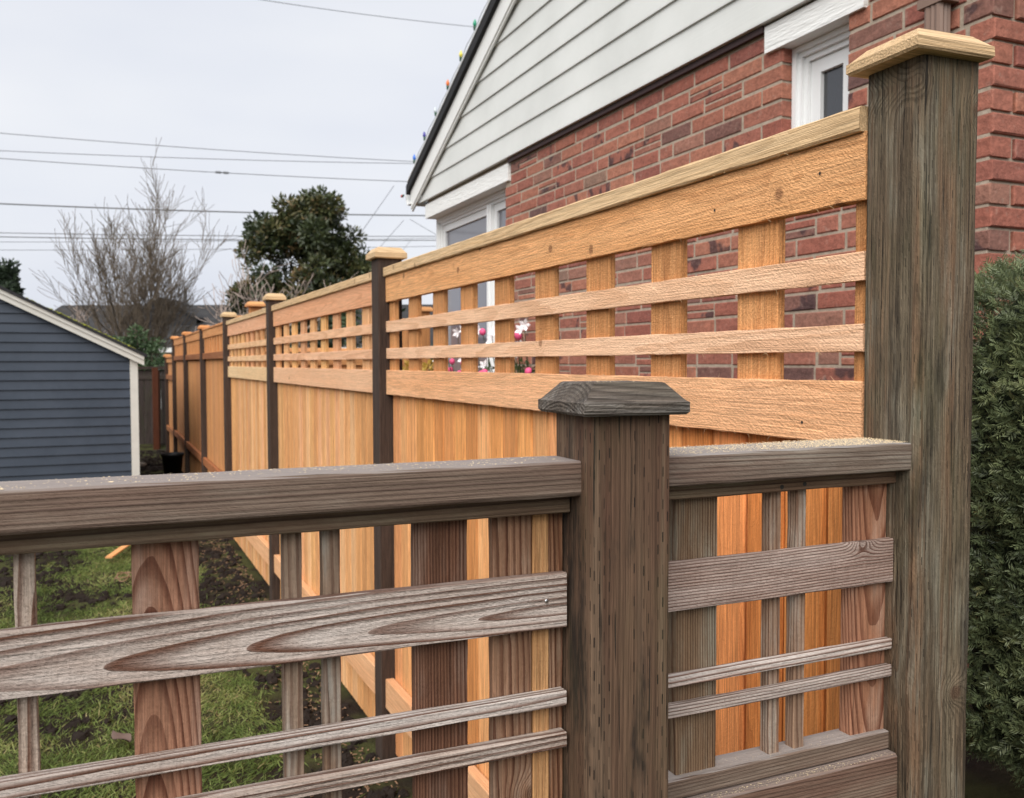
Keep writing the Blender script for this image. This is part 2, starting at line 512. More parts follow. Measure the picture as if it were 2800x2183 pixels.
# brick
g = G('clinker_brick')
p = g.n('TexCoord', out=3)
ge = g.n('NewGeometry', out=0)
orv = g.n('ObjectInfo', out=5)
ba = g.t.nodes.new('ShaderNodeAttribute'); ba.attribute_name = 'lv'
rr = g.m('FRACT', g.m('ADD', orv, ba.outputs['Fac']))
bc = g.ramp(rr, [(0, (.275, .092, .064)), (.18, (.34, .130, .088)), (.36, (.25, .088, .066)), (.52, (.37, .155, .098)), (.66, (.285, .10, .068)), (.78, (.33, .15, .105)),
                 (.89, (.25, .125, .090)), (.95, (.20, .095, .074)), (.98, (.12, .065, .058)), (1, (.28, .17, .12))], 'LINEAR')
off = g.n('CombineXYZ', {0: g.m('MULTIPLY', rr, 31.0), 1: g.m('MULTIPLY', rr, 17.0), 2: g.m('MULTIPLY', rr, 7.0)})
gq = g.vm('ADD', ge, off)
n1 = g.noise(gq, 9, 2, .5)
n2 = g.noise(gq, 60, 4, .65)
n3 = g.noise(gq, 400, 3, .6)
flash = g.m('MULTIPLY', g.sstep(n1, .55, .62), g.m('GREATER_THAN', g.m('FRACT', g.m('MULTIPLY', rr, 7.31)), .80))
bc = g.mix(g.m('MULTIPLY', flash, .85), bc, (.06, .034, .036))
n2 = g.sstep(n2, .25, .75)
n4 = g.sstep(g.noise(g.vm('MULTIPLY', gq, (14, 14, 40)), 1, 3, .6), .3, .7)
fm = g.m('ADD', g.m('ADD', g.m('MULTIPLY_ADD', n2, .42, .79), g.m('MULTIPLY_ADD', n4, .26, -.13)), g.m('MULTIPLY_ADD', n3, .6, -.30))
bc = g.mix(1.0, bc, g.n('CombineColor', {0: fm, 1: fm, 2: fm}), 'MULTIPLY')
bc = g.mix(g.m('MULTIPLY', g.sstep(g.noise(gq, 23, 5, .7), .56, .74), .38), bc, (.47, .33, .26))
M_BRICK = g.done(bc, .85, g.m('ADD', n2, g.m('MULTIPLY', n3, .4)), .6, .003, .3)
g = G('mortar')
p = g.n('TexCoord', out=3)
n2 = g.noise(p, 45, 4, .6)
M_MORT = g.done(g.ramp(n2, [(.3, (.31, .25, .19)), (.7, (.46, .385, .30))]), .95, g.noise(p, 300, 3, .6), .8, .002)
# siding (white, embossed grain)
g = G('white_siding')
p = g.n('TexCoord', out=3)
n1 = g.noise(g.vm('MULTIPLY', p, (3, 3, 160)), 1, 3, .6)
n2 = g.noise(p, 2.0, 4, .6)
M_SIDE = g.done(g.ramp(n2, [(.3, (.60, .61, .58)), (.7, (.685, .695, .665))]), .55, n1, .45, .0015)
g = G('blue_shed_paint')
p = g.n('TexCoord', out=3)
n2 = g.noise(p, 3.0, 5, .65)
M_SHED = g.done(g.ramp(n2, [(.3, (.029, .040, .058)), (.7, (.044, .057, .079))]), .45, g.noise(g.vm('MULTIPLY', p, (4, 4, 120)), 1, 3, .6), .3, .001)
g = G('neighbour_shingles')
p = g.n('TexCoord', out=3)
n1 = g.noise(g.vm('MULTIPLY', p, (3, 3, 9)), 1, 4, .7)
wv = g.n('TexWave', {'Vector': p, 'Scale': 1.6, 'Distortion': .6}, bands_direction='Z')
M_NROOF = g.done(g.mix(g.m('MULTIPLY', wv, .35), g.ramp(n1, [(.3, (.026, .026, .028)), (.7, (.055, .052, .05))]), (.018, .018, .02)), .9)
# glass
g = G('window_glass')
M_GLASS = g.done((.03, .032, .036), .04, spec=.9)
# ground
g = G('lawn_soil')
p = g.n('NewGeometry', out=0)
n1 = g.noise(p, 1.3, 4, .6)
n2 = g.noise(p, 14, 5, .7)
n3 = g.noise(p, 70, 4, .7)
gc = g.mix(g.sstep(n1, .42, .6), (.024, .017, .013), (.066, .070, .025))
gc = g.mix(g.m('MULTIPLY', g.sstep(n2, .52, .72), .5), gc, (.060, .045, .030))
M_GROUND = g.done(gc, .95, g.m('ADD', n2, g.m('MULTIPLY', n3, .4)), 1.0, .03, .1)
M_SOIL = simple('dark_soil', (.022, .016, .013), .95, .5, 40, .8, 200, bd=.004, spec=.15)
M_STONE = simple('pale_stone', (.3, .27, .23), .9, .3, 40)
M_CHIP = simple('wood_chip', (.26, .155, .09), .9, .4, 40)
M_DLEAF = simple('dead_leaf', (.13, .085, .068), .8, .3, 30)

# ------------------------------------------------------------------ ground


def ground_z(x, y):
    a = min(max((x-1.12)/.25, 0), 1)
    b = min(max((2.35-y)/.3, 0), 1)
    a = a*a*(3-2*a)
    b = b*b*(3-2*b)
    n = mn.noise(Vector((x*2.3, y*2.3, 0)))*.025 + mn.noise(Vector((x*9, y*9, 3)))*.010
    fade = 1 if (abs(x) < 4 and 0 < y < 17) else 0
    return .45*a*b + n*fade


def soilness(x, y):
    """1 = bare soil, 0 = grass"""
    s = mn.noise(Vector((x*1.15+3.1, y*.95+1.7, .3)))*.9 + mn.noise(Vector((x*3.9, y*3.9, 5)))*.35
    edge = max(0, (x-.42-.10*math.sin(y*2.1))/.2)
    far = max(0, (y-8.3)/.5) * (1 if x > .1 else 0)
    return s + .65*min(edge, 1) + far*.8


gx = sorted(set([-400, -120, -40, -15, -8] + list(np.round(np.arange(-4, 3.01, .1), 3)) + [5, 9, 20, 60, 180, 400]))
gy = sorted(set([-200, -40, -10, -3] + list(np.round(np.arange(-1, 9.01, .1), 3)) + list(np.round(np.arange(9.5, 18.1, .5), 3)) + [24, 35, 60, 120, 400, 1200]))
gv = [(x, y, ground_z(x, y)) for y in gy for x in gx]
nx = len(gx)
gf = [(j*nx+i, j*nx+i+1, (j+1)*nx+i+1, (j+1)*nx+i) for j in range(len(gy)-1) for i in range(nx-1)]
ground = obj('ground', mesh('ground', gv, gf, True), M_GROUND)
tag(ground, kind='structure')

# ------------------------------------------------------------------ post caps


def post_cap(parent, mat, qx, qy, z0, half, side, top, inset, rotz=0, **kw):
    """low pyramid cap with flat top, grain along local x"""
    b = .003
    v, f = [], []
    for (h, z) in ((half-b, 0), (half, b), (half, side-b*.5), (half-b, side), (half-inset, top-.001), (half-inset-.002, top)):
        for (sx, sy) in ((-1, -1), (1, -1), (1, 1), (-1, 1)):
            v.append((sx*h+U(-.0006, .0006), sy*h+U(-.0006, .0006), z))
    for i in range(5):
        for k in range(4):
            a, q = i*4+k, i*4+(k+1) % 4
            f.append((a, q, q+4, a+4))
    f.append((3, 2, 1, 0))
    f.append((20, 21, 22, 23))
    M = Matrix.Translation((qx, qy, z0)) @ Matrix.Rotation(rotz, 4, 'Z')
    o = obj('post_cap', mesh('post_cap', v, f), mat, parent, M)
    return setw(o, **kw)


# ------------------------------------------------------------------ LOW FENCE (foreground)
low = thing('low_fence', 'weathered brown-grey low lattice fence across the foreground with two posts', 'fence', (.49, .83, 0))
PHR = -.0618
d1 = Vector((math.cos(PHR), math.sin(PHR), 0))
d2 = Vector((-math.sin(PHR), math.cos(PHR), 0))


def post_at(parent, mat, corner, size, z0, z1, rad, seg, jit, **kw):
    c = Vector((corner[0], corner[1], 0)) + d1*size/2 + d2*size/2
    L = z1-z0
    o = board('post', parent, mat, (c.x, c.y, (z0+z1)/2), Z, d1, L, size, size, bev=rad, seg=seg, jit=jit, n=3, **kw)
    return o, c


postm, cm = post_at(low, M_POSTM, (.4435, .7862), .0905, -.3, 1.398, .0035, 18, .0006, cy=.02, dz=.03, tz=.004, freq=190)
tag(postm, 'short dark brown post with grey bevelled cap')
post_cap(postm, M_GCAP, cm.x-.002, cm.y-.003, 1.3965, .0595, .0145, .033, .019, PHR, cy=.0, dz=.09, tz=.05, freq=260)
postr, cr_ = post_at(low, M_POSTR, (.9215, .8135), .0965, -.3, 1.830, .009, 24, .0010, cy=-.01, dz=.02, tz=.006, freq=200, knot=.4)
tag(postr, 'tall grey-green corner post with a fresh pale cap')
post_cap(postr, M_CAP, .9605, .8545, 1.8265, .0615, .016, .031, .018, PHR, cy=.03, dz=.10, tz=.05, freq=230, val=1.0)

PHL = -.01694
a1 = Vector((math.cos(PHL), math.sin(PHL), 0))
a2 = Vector((-math.sin(PHL), math.cos(PHL), 0))


def lp(x, yfront):
    """point on the left panel at world x for a part whose front is yfront at x=.447"""
    return Vector((x, yfront + (x-.447)*math.tan(PHL), 0))


def lrail(name, mat, x0, x1, yf, t, z0, z1, **kw):
    c = (lp(x0, yf) + lp(x1, yf))/2 + a2*t/2
    kw.setdefault('seg', 26)
    return board(name, low, mat, (c.x, c.y, (z0+z1)/2), a1, Z, (x1-x0), z1-z0, t, **kw)


XL0 = -.95
toprail = lrail('top_rail', M_RAIL, XL0, .4455, .8105, .064, 1.3122, 1.3490, bev=.005, n=3, jit=.0005, cy=.10, dz=.02, tz=.0, freq=230, tint=(.95, .92, .9))
lrail('under_rail', M_RAIL, XL0, .4440, .8335, .036, 1.2925, 1.3120, bev=.0015, jit=.0004, cy=.06, dz=.03, freq=260, tint=(.95, .93, .78))
wide = lrail('wide_slat', M_SLAT, XL0, .4420, .8368, .0125, 1.1705, 1.2282, bev=.0012, jit=.0006, cy=-.009, dz=.0345, tz=-.058, freq=150, tint=(1, .97, .95))
s_1 = lrail('thin_slat', M_SLAT, XL0, .4420, .8368, .0150, 1.0865, 1.1015, bev=.001, jit=.0005, cy=.022, dz=.02, tz=.012, freq=190, knot=.3)
s_2 = lrail('thin_slat', M_SLAT, XL0, .4425, .8368, .0150, 1.0405, 1.0570, bev=.001, jit=.0005, cy=-.03, dz=.02, tz=-.008, freq=210, knot=.3, tint=(.95, .9, .86))
lrail('bottom_rail', M_RAIL, XL0, .4440, .8335, .036, .9470, .9700, bev=.0015, jit=.0004, freq=260)
lrail('bottom_board', M_RAIL, XL0, .4440, .8240, .040, .800, .9450, bev=.003, jit=.0004, freq=240)
lrail('bottom_board', M_RAIL, XL0, .4440, .8240, .040, .12, .797, bev=.003, jit=.0004, freq=240)


def lup(x0, x1, yf, t, mat, z0=.97, z1=1.2915, **kw):
    c = (lp(x0, yf)+lp(x1, yf))/2 + a2*t/2
    kw.setdefault('seg', 14)
    kw.setdefault('jit', .0005)
    return board('upright', low, mat, (c.x, c.y, (z0+z1)/2), Z, a1, z1-z0, (x1-x0), t, bev=.001, **kw)


lup(-.0715, -.0560, .8522, .015, M_SLAT, tint=(.85, .78, .70), cy=.02, dz=.05, freq=230)
lup(.0198, .0763, .8522, .0125, M_UPR, cy=-.012, dz=.030, tz=.10, freq=210, tint=(1.05, .86, .80), val=1.05)
lup(.1509, .1690, .8522, .015, M_UPR, tint=(.98, 1.15, 1.25), cy=.03, dz=.05, freq=240)
lup(.1887, .2054, .8522, .015, M_UPR, tint=(.92, 1.05, 1.12), cy=-.03, dz=.05, freq=240)
lup(.2797, .3364, .8522, .0125, M_UPR, cy=.06, dz=.04, tz=.0, freq=330, tint=(.62, .5, .46))
lup(.3643, .4088, .8522, .0125, M_UPR, cy=-.03, dz=.06, tz=.02, freq=260, knot=.30, tint=(.92, .83, .75))
lup(.4096, .4280, .8500, .018, M_PICK, cy=.03, dz=.05, freq=200, tint=(.62, .62, .62))
lup(.4289, .4455, .8522, .0125, M_UPR, cy=.03, dz=.05, freq=300, tint=(.95, .8, .68))
for xx in (-.34, -.26, -.47, -.70, -.78):
    lup(xx, xx+(.0565 if xx in (-.47,) else .0165), .8522, .013, M_UPR)
# nail head
nv, nf = lathe([(.0021, 0), (.0024, .0006), (.0016, .0010), (.0001, .0012)], 10)
nq = Vector((.4185, .8368 + (.4185-.447)*math.tan(PHL), 1.2005))
obj('nail_head', mesh('nail_head', nv, nf, True), M_STEEL, wide, frame(nq, X, Z, -a2))

# right panel, flat to the x axis


def rrail(name, mat, yf, t, z0, z1, x0=.5310, x1=.9225, **kw):
    kw.setdefault('seg', 14)
    return board(name, low, mat, ((x0+x1)/2, yf+t/2, (z0+z1)/2), X, Z, x1-x0, z1-z0, t, **kw)


railr = rrail('top_rail', M_RAIL, .8215, .084, 1.3130, 1.3480, bev=.004, n=3, jit=.0005, cy=.08, dz=.03, freq=250, tint=(1.05, 1.08, 1.08))
rrail('under_rail', M_RAIL, .8455, .036, 1.2945, 1.3128, bev=.0015, jit=.0004, cy=.06, dz=.03, freq=260, tint=(1.1, 1.05, .85))
rrail('wide_slat', M_SLAT, .8482, .0110, 1.1665, 1.2225, bev=.0012, jit=.0006, cy=.10, dz=.03, tz=.03, freq=300, knot=.12, tint=(.80, .70, .66))
rrail('thin_slat', M_SLAT, .8482, .0110, 1.0790, 1.0925, bev=.001, jit=.0005, cy=.03, dz=.02, tz=.01, freq=200, tint=(1.15, 1.15, 1.15))
rrail('thin_slat', M_SLAT, .8482, .0110, 1.0435, 1.0578, bev=.001, jit=.0005, cy=.05, dz=.03, tz=.0, freq=330, tint=(.82, .78, .76))
rrail('bottom_rail', M_RAIL, .8510, .034, .9465, .9700, bev=.0015, jit=.0004, cy=.08, dz=.02, freq=260, tint=(1.1, 1.08, 1.05))
rrail('bottom_board', M_RAIL, .8366, .060, .800, .9450, bev=.003, jit=.0004, cy=.1, dz=.02, freq=300, tint=(.95, .85, .78))
rrail('bottom_board', M_RAIL, .8366, .060, .10, .797, bev=.003, jit=.0004, freq=300, tint=(.95, .85, .78))


def rup(x0, x1, t, mat, **kw):
    return board('upright', low, mat, ((x0+x1)/2, .8600+t/2, (.97+1.2940)/2), Z, X, 1.2940-.97, x1-x0, t, bev=.001, seg=14, jit=.0005, **kw)


rup(.5975, .6543, .0185, M_UPR, cy=.07, dz=.03, freq=300, tint=(.85, .92, .85))
rup(.7325, .7490, .016, M_UPR, cy=.03, dz=.05, freq=240, tint=(1.25, 1.35, 1.4))
rup(.7720, .7885, .016, M_UPR, cy=-.03, dz=.05, freq=240, tint=(1.25, 1.35, 1.4))
rup(.8655, .9230, .020, M_UPR, cy=.012, dz=.06, tz=-.06, freq=230, tint=(1.35, 1.05, .92), knot=.3)
dk = CACHE.get('x')
for (nx_, nz_) in ((.7370, 1.3005), (.7720, 1.3020)):
    v, f = lathe([(.0028, 0), (.0030, .0004), (.0012, .0002)], 8)
    obj('nail_hole', mesh('nail_hole', v, f), M_NAILD, low, frame((nx_, .8455, nz_), X, Z, -Y))

# ------------------------------------------------------------------ NEW LATTICE FENCE
XA = .9266
nf_ = thing('lattice_fence', 'new orange cedar fence with lattice top and dark brown posts receding along the house', 'fence', (.95, 3.2, 0))


def fence_post(parent, y0, ztop, x0=.899, capmat=M_CAP, capz=1.822, lab=None, tint=(1, 1, 1)):
    o = board('post', parent, M_POSTA, (x0+.0445, y0+.0445, ztop/2-.2), Z, X, ztop+.4, .089, .089, bev=.0035, n=2, freq=200)
    post_cap(o, capmat, x0+.044, y0+.0445, capz, .0600, .022, .040, .017, 0, dz=.1, tz=.05, freq=220, tint=tint)
    return o


BAYS = [(.9085, 3.136), (3.225, 5.475), (5.564, 7.625)]
for py0 in (3.136, 5.475, 7.625):
    fence_post(nf_, py0, 1.822)
UPS = [[.9270, 1.139, 1.3925, 1.642, 1.890, 2.1355, 2.381, 2.619, 2.8655, 3.100],
       [3.325, 3.461, 3.715, 3.960, 4.205, 4.445, 4.681, 4.921, 5.160, 5.400, 5.500],
       [5.78, 5.99, 6.21, 6.43, 6.652, 6.877, 7.079, 7.29, 7.50, 7.66]]
TB = [(.95, .88, .82), (.90, .72, .62), (.90, .76, .70)]
LS = [((1.02, 1.0, 1.0), (1.0, .97, .95)), ((.96, .88, .84), (.95, .87, .8)), ((.94, .94, .84), (.92, .88, .76))]
MBT = [(1.0, .98, 1.1), (.95, .88, .82), (.92, 1.0, .88)]


def hb(name, parent, mat, y0, y1, x0, t, z0, z1, **kw):
    kw.setdefault('seg', 60 if y0 < 1 else 16)
    return board(name, parent, mat, (x0+t/2, (y0+y1)/2, (z0+z1)/2), -Y, Z, y1-y0, z1-z0, t, **kw)


NPICK = 0
for b, (y0, y1) in enumerate(BAYS):
    near = b == 0
    ext = .092 if b < 2 else .0
    cy0 = y0 - (0 if near else .088)
    hb('cap_rail', nf_, M_CAP, y0+.001, y1-.001, XA-.0100, .088, 1.7555, 1.7885, bev=.003, jit=.0008 if near else .0005, cy=.05, dz=.05, tz=.012,
       freq=190, knot=.6, tint=(1, .98, .95))
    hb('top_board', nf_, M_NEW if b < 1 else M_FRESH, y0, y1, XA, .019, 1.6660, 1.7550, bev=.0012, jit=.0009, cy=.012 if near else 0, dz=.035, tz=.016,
       freq=230, knot=.85 if near else .2, tint=TB[b])
    for k, (za, zb) in enumerate(((1.4635, 1.5003), (1.5585, 1.5970))):
        hb('lattice_slat', nf_, M_FRESH, y0, y1, XA, .0115, za, zb, bev=.001, jit=.0008, cy=U(-.01, .01), dz=.040, tz=.030 if k else -.026,
           freq=130, knot=.04, tint=LS[b][k])
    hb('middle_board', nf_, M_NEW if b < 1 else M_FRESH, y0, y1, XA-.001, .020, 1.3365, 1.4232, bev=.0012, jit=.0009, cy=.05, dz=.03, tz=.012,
       freq=250, knot=.08, tint=MBT[b])
    for yc in UPS[b]:
        w = .095 if b == 0 else .098 if b == 1 else .085
        if b == 0 and yc < 1: w = .018
        if yc - w/2 < y0: yc = y0 + w/2 + .001
        if yc + w/2 > y1: w = (y1-.002-yc)*2
        tn = U(.80, 1.10)
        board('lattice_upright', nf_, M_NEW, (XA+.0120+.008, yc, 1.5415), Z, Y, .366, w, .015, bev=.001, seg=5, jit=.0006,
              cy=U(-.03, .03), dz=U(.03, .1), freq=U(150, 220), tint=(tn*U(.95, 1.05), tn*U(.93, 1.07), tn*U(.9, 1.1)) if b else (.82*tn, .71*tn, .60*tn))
    # back rails
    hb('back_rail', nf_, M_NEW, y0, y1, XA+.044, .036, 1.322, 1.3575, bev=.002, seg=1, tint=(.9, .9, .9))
    # pickets
    n = round((y1-y0)/.0885)
    st = (y1-y0)/n
    for i in range(n):
        yc = y0+st*(i+.5)
        w = st-.0045
        key = ('pick', b)
        tn = U(.86, 1.08)
        px_ = XA+.0215+U(-.0012, .0012)
        pal = rnd.choice(((1, 1, 1), (1.06, 1.12, 1.25), (1.04, .99, 1.12), (.90, .82, .74), (1.0, .97, .88), (.97, .90, .86)))
        dp = (1, 1, 1) if b else ((1.0, .70, .46) if yc < 1.62 else (1.0, .86, .72))
        o = board('picket', nf_, M_PICK, (px_+.0075, yc, .69), Z, Y, 1.335, w, .015, bev=.0050, key=key, knot=.08,
                  tint=(tn*pal[0]*dp[0], tn*pal[1]*dp[1], tn*pal[2]*dp[2]))
    hb('kick_board', nf_, M_FRESH, y0, y1, XA-.012, .032, .195, .302, bev=.002, seg=4, jit=.0006, tint=(.92, .80, .66), freq=150)

# nails in the near bay
for (yy_, zz_) in ((1.02, 1.362), (.99, 1.715), (1.23, 1.70), (1.75, 1.385)):
    v, f = lathe([(.0022, 0), (.0024, .0003), (.0008, .0001)], 8)
    obj('nail_hole', mesh('nail_hole', v, f), M_NAILD, nf_, frame((XA-.0013, yy_, zz_), Y, Z, -X))

# torn fibres hanging from the saw-cut edges of the near boards
r3 = random.Random(4)
parts = []
for k in range(150):
    y = .93 + 2.1*r3.random()**1.4
    zz = r3.choice((1.6660, 1.3365, 1.3365, 1.4232, 1.5585, 1.4635, 1.7555))
    L_ = r3.uniform(.003, .011)
    dr = -1 if zz != 1.4232 else 1
    x0_ = XA + (.0 if zz != 1.7555 else -.0098) + r3.uniform(-.0004, .0012)
    p0 = Vector((x0_, y, zz))
    sdv = Vector((r3.uniform(-.3, .1), r3.choice((-1, 1))*r3.uniform(.4, 1.4), dr*r3.uniform(.15, .8))).normalized()
    p1 = p0 + sdv*L_*.5 + Vector((0, 0, dr*.0004))
    p2 = p1 + (sdv + Vector((0, 0, dr*.4))).normalized()*L_*.5
    parts.append(tube([p0 - sdv*.002, p1, p2], [.00035, .00028, .00008], 3))
fb_ = obj('torn_fibres', mesh('torn_fibres', *join(parts)), M_CAP, nf_)
setw(fb_, knot=0)
fb_['kind'] = 'stuff'

# ------------------------------------------------------------------ OLDER BOARD FENCE
of = thing('board_fence', 'darker aged cedar fence of tall pickets continuing past the lattice panels', 'fence', (.95, 9.7, 0))
OB = [(7.714, 9.56), (9.649, 11.62), (11.709, 13.60)]
for y in (9.56, 11.62, 13.60):
    fence_post(of, y, 1.80, x0=.899, capmat=M_OLD, capz=1.790, tint=(1.1, 1.05, 1))
for (y0, y1) in OB:
    hb('cap_rail', of, M_OLD, y0, y1, XA-.012, .07, 1.772, 1.790, seg=2, tint=(1.05, 1, 1))
    hb('top_board', of, M_OLD, y0, y1, XA-.004, .019, 1.695, 1.7715, seg=2, tint=(1.1, 1.1, 1.1))
    hb('middle_rail', of, M_OLD, y0, y1, XA-.010, .026, 1.487, 1.548, seg=2, tint=(.5, .42, .42))
    hb('kick_rail', of, M_OLD, y0, y1, XA-.020, .034, .425, .50, seg=2, tint=(.62, .5, .5))
    n = round((y1-y0)/.0885)
    st = (y1-y0)/n
    for i in range(n):
        tn = U(.9, 1.12)
        board('picket', of, M_OLD, (XA+.030, y0+st*(i+.5), .85), Z, Y, 1.70, st-.002, .016, bev=.002, key=('op', n, round(st, 4)),
              tint=(tn, tn*U(.95, 1.05), tn*U(.9, 1.1)))
    m = round((y1-y0)/.20)
    for i in range(m):
        board('batten', of, M_OLD, (XA+.011, y0+(y1-y0)*(i+.5)/m, 1.6215), Z, Y, .146, .085, .014, bev=.001, key='bat', tint=(1.05, 1.05, 1.05))
# last lower bay
fence_post(of, 15.3, 1.55, x0=.899, capmat=M_OLD, capz=1.55)
hb('cap_rail', of, M_OLD, 13.69, 15.30, XA-.02, .07, 1.53, 1.55, seg=1)
hb('top_board', of, M_OLD, 13.69, 15.30, XA-.004, .019, 1.455, 1.53, seg=1)
hb('middle_rail', of, M_OLD, 13.69, 15.30, XA-.012, .026, 1.20, 1.27, seg=1, tint=(.55, .48, .46))
hb('kick_rail', of, M_OLD, 13.69, 15.30, XA-.02, .034, .40, .47, seg=1, tint=(.62, .55, .55))
for i in range(18):
    board('picket', of, M_OLD, (XA+.030, 13.69+1.61*(i+.5)/18, .74), Z, Y, 1.48, 1.61/18-.002, .016, bev=.002, key='op2')

# ------------------------------------------------------------------ BACK FENCE
bf = thing('back_fence', 'dark weathered old board fence behind the shed corner', 'fence', (.3, 17.4, 0))
for i in range(30):
    x = -2.9+.14*i
    board('fence_board', bf, M_DARKF, (x, 17.4+U(-.006, .006), .66), Z, X, 1.34, .134, .02, bev=.002, key='bfb', tint=[U(.7, 1.3)]*3)
board('rail', bf, M_DARKF, (-.85, 17.385, 1.365), X, Y, 4.2, .10, .05, tint=(.8, .7, .7))
board('rail', bf, M_DARKF, (-.85, 17.385, 1.20), X, Z, 4.2, .09, .025)
board('post', bf, M_OLD, (.80, 16.3, .65), Z, X, 1.45, .09, .09, tint=(.16, .10, .10))
for i in range(8):
    board('fence_board', bf, M_OLD, (.86+U(-.004, .004), 16.42+.115*i, .64), Z, Y, 1.36, .11, .02, key='bfb2', tint=[.15*U(.8, 1.2), .10, .10])

# ------------------------------------------------------------------ CROSS FENCE AND GATE
cf = thing('cross_fence', 'new cedar fence crossing from the lattice fence towards the house', 'fence', (1.6, 7.9, 0))
YC = 7.86
for (xp, zt) in ((1.19, 1.925), (2.69, 1.915)):
    o = board('post', cf, M_OLD, (xp, YC+.045, zt/2), Z, X, zt, .10, .09, n=2, bev=.004, tint=(.75, .7, .65))
    post_cap(o, M_OLD, xp, YC+.045, zt, .075, .022, .042, .017, 0, tint=(1.2, 1.25, 1.3))
board('top_rail', cf, M_OLD, (1.06, YC+.045, 1.83), X, Y, .15, .09, .035, tint=(1.3, 1.3, 1.3))
board('top_rail', cf, M_OLD, (2.545, YC+.045, 1.83), X, Y, .19, .09, .035, tint=(1.3, 1.3, 1.3))
for i in range(2):
    board('picket', cf, M_OLD, (1.015+.09*i, YC+.05, .90), Z, X, 1.80, .086, .016, key='cfp')
for i in range(2):
    board('picket', cf, M_OLD, (2.50+.09*i, YC+.05, .90), Z, X, 1.80, .086, .016, key='cfp')
gt = thing('side_gate', 'low cedar gate closing the side yard behind the lattice', 'gate', (1.7, 7.86, 0))
board('top_rail', gt, M_OLD, (1.85, YC+.03, 1.56), X, Y, 1.18, .10, .035, tint=(1.5, 1.5, 1.6))
board('rail', gt, M_OLD, (1.85, YC+.022, 1.47), X, Z, 1.18, .085, .02, tint=(.9, .9, .9))
for i in range(13):
    board('picket', gt, M_OLD, (1.31+.0888*i, YC+.045, .80), Z, X, 1.48, .086, .016, key='cgp', tint=[U(.8, 1.0)]*3)

# ------------------------------------------------------------------ SHED
sh = thing('garden_shed', 'blue-grey clapboard shed with white trim and mossy gable roof', 'shed', (-1.2, 9.6, 0))
YS = 9.60
SX1, EZ = .2427, 1.505          # wall right edge; soffit height there
PX, PZ = -1.95, 2.56            # ridge


def soff(x):
    return EZ + (SX1 - x)*(2.039-1.4868)/(.2363+.853) if x > PX else EZ + (SX1 - (2*PX-x))*(2.039-1.4868)/(.2363+.853)


ex = .0895
z = -.05
k = 0
while z < soff(PX)-.02:
    zt = min(z+ex, soff(PX)-.01)
    # x range where soffit is above zt
    xr = SX1 if zt <= soff(SX1) else SX1-(zt-EZ)/((2.039-1.4868)/(.2363+.853))
    xrb = SX1 if z <= soff(SX1) else SX1-(z-EZ)/((2.039-1.4868)/(.2363+.853))
    xl, xlb = 2*PX-xr, 2*PX-xrb
    yt, yb = YS+.004, YS-.012
    v = [(xlb, yb, z), (xrb, yb, z), (xr, yt, zt), (xl, yt, zt), (xlb, YS+.03, z), (xrb, YS+.03, z), (xr, YS+.03, zt), (xl, YS+.03, zt)]
    f = [(0, 1, 2, 3), (5, 4, 7, 6), (1, 5, 6, 2), (4, 0, 3, 7), (4, 5, 1, 0), (3, 2, 6, 7)]
    obj('siding_board', mesh('siding_board', v, f), M_SHED, sh)
    z += ex
    k += 1
v, f = boxdata(2*PX-SX1-.06, SX1+.06, YS+.031, 13.2, -.05, EZ)
obj('shed_wall', mesh('shed_wall', v, f), M_SHED, sh)
v, f = boxdata(SX1+.001, SX1+.072, YS-.022, YS+.030, -.05, EZ-.01)
M_DWHITE = simple('weathered_white_paint', (.60, .59, .54), .6, .12, 12, .3, 60, bd=.002)
obj('corner_board', mesh('corner_board', v, f), M_DWHITE, sh)
sl_ = (2.039-1.4868)/(.2363+.853)


def slab(xa, za, xb, zb, h0, h1, y0, y1):
    v = [(xa, y0, za+h0), (xb, y0, zb+h0), (xb, y0, zb+h1), (xa, y0, za+h1), (xa, y1, za+h0), (xb, y1, zb+h0), (xb, y1, zb+h1), (xa, y1, za+h1)]
    return v, [(0, 1, 2, 3), (5, 4, 7, 6), (1, 5, 6, 2), (4, 0, 3, 7), (3, 2, 6, 7), (4, 5, 1, 0)]


for sgn in (1, -1):
    def mxx(x): return x if sgn == 1 else 2*PX-x
    xe = .372
    ze = soff(xe)
    pk = soff(PX)
    for (h0, h1, y0, y1, nm, mt) in ((-.012, .040, YS-.07, YS-.036, 'fascia_board', M_DWHITE), (.041, .078, YS-.085, YS-.036, 'fascia_trim', M_DWHITE), (.0785, .110, YS-.10, 13.4, 'roof', M_SHING)):
        e2 = xe + (.025 if nm == 'roof' else 0)
        v, f = slab(mxx(PX), pk, mxx(e2), soff(e2), h0, h1, y0, y1)
        if sgn == -1: f = [q[::-1] for q in f]
        o = obj(nm, mesh(nm, v, f), mt, sh)
        roofo = o
    v, f = slab(mxx(PX), pk, mxx(xe-.02), soff(xe-.02), .03, .078, YS-.035, 13.3)
    obj('roof_deck', mesh('roof_deck', v, f if sgn == 1 else [q[::-1] for q in f]), M_WHITE, sh)
    if sgn == 1:
        # moss cushions along the verge
        parts = []
        for i in range(150):
            x = -.62 + .95*(i/150) + U(-.03, .03)
            if x > .33: continue
            if mn.noise(Vector((x*7, 1, 2))) < -.25: continue
            r = U(.010, .022)
            yb = YS-.098+U(0, .30)
            v, f = lathe([(r, 0), (r*.8, r*.45), (r*.15, r*.65)], 6)
            M = Matrix.Translation((x, yb, soff(x)+.107))
            parts.append(([tuple(M @ Vector(p)) for p in v], f))
        v, f = join(parts)
        mo = obj('moss', mesh('moss', v, f, True), simple('moss_green', (.24, .25, .03), .95, .4, 60), roofo)
        mo['kind'] = 'stuff'

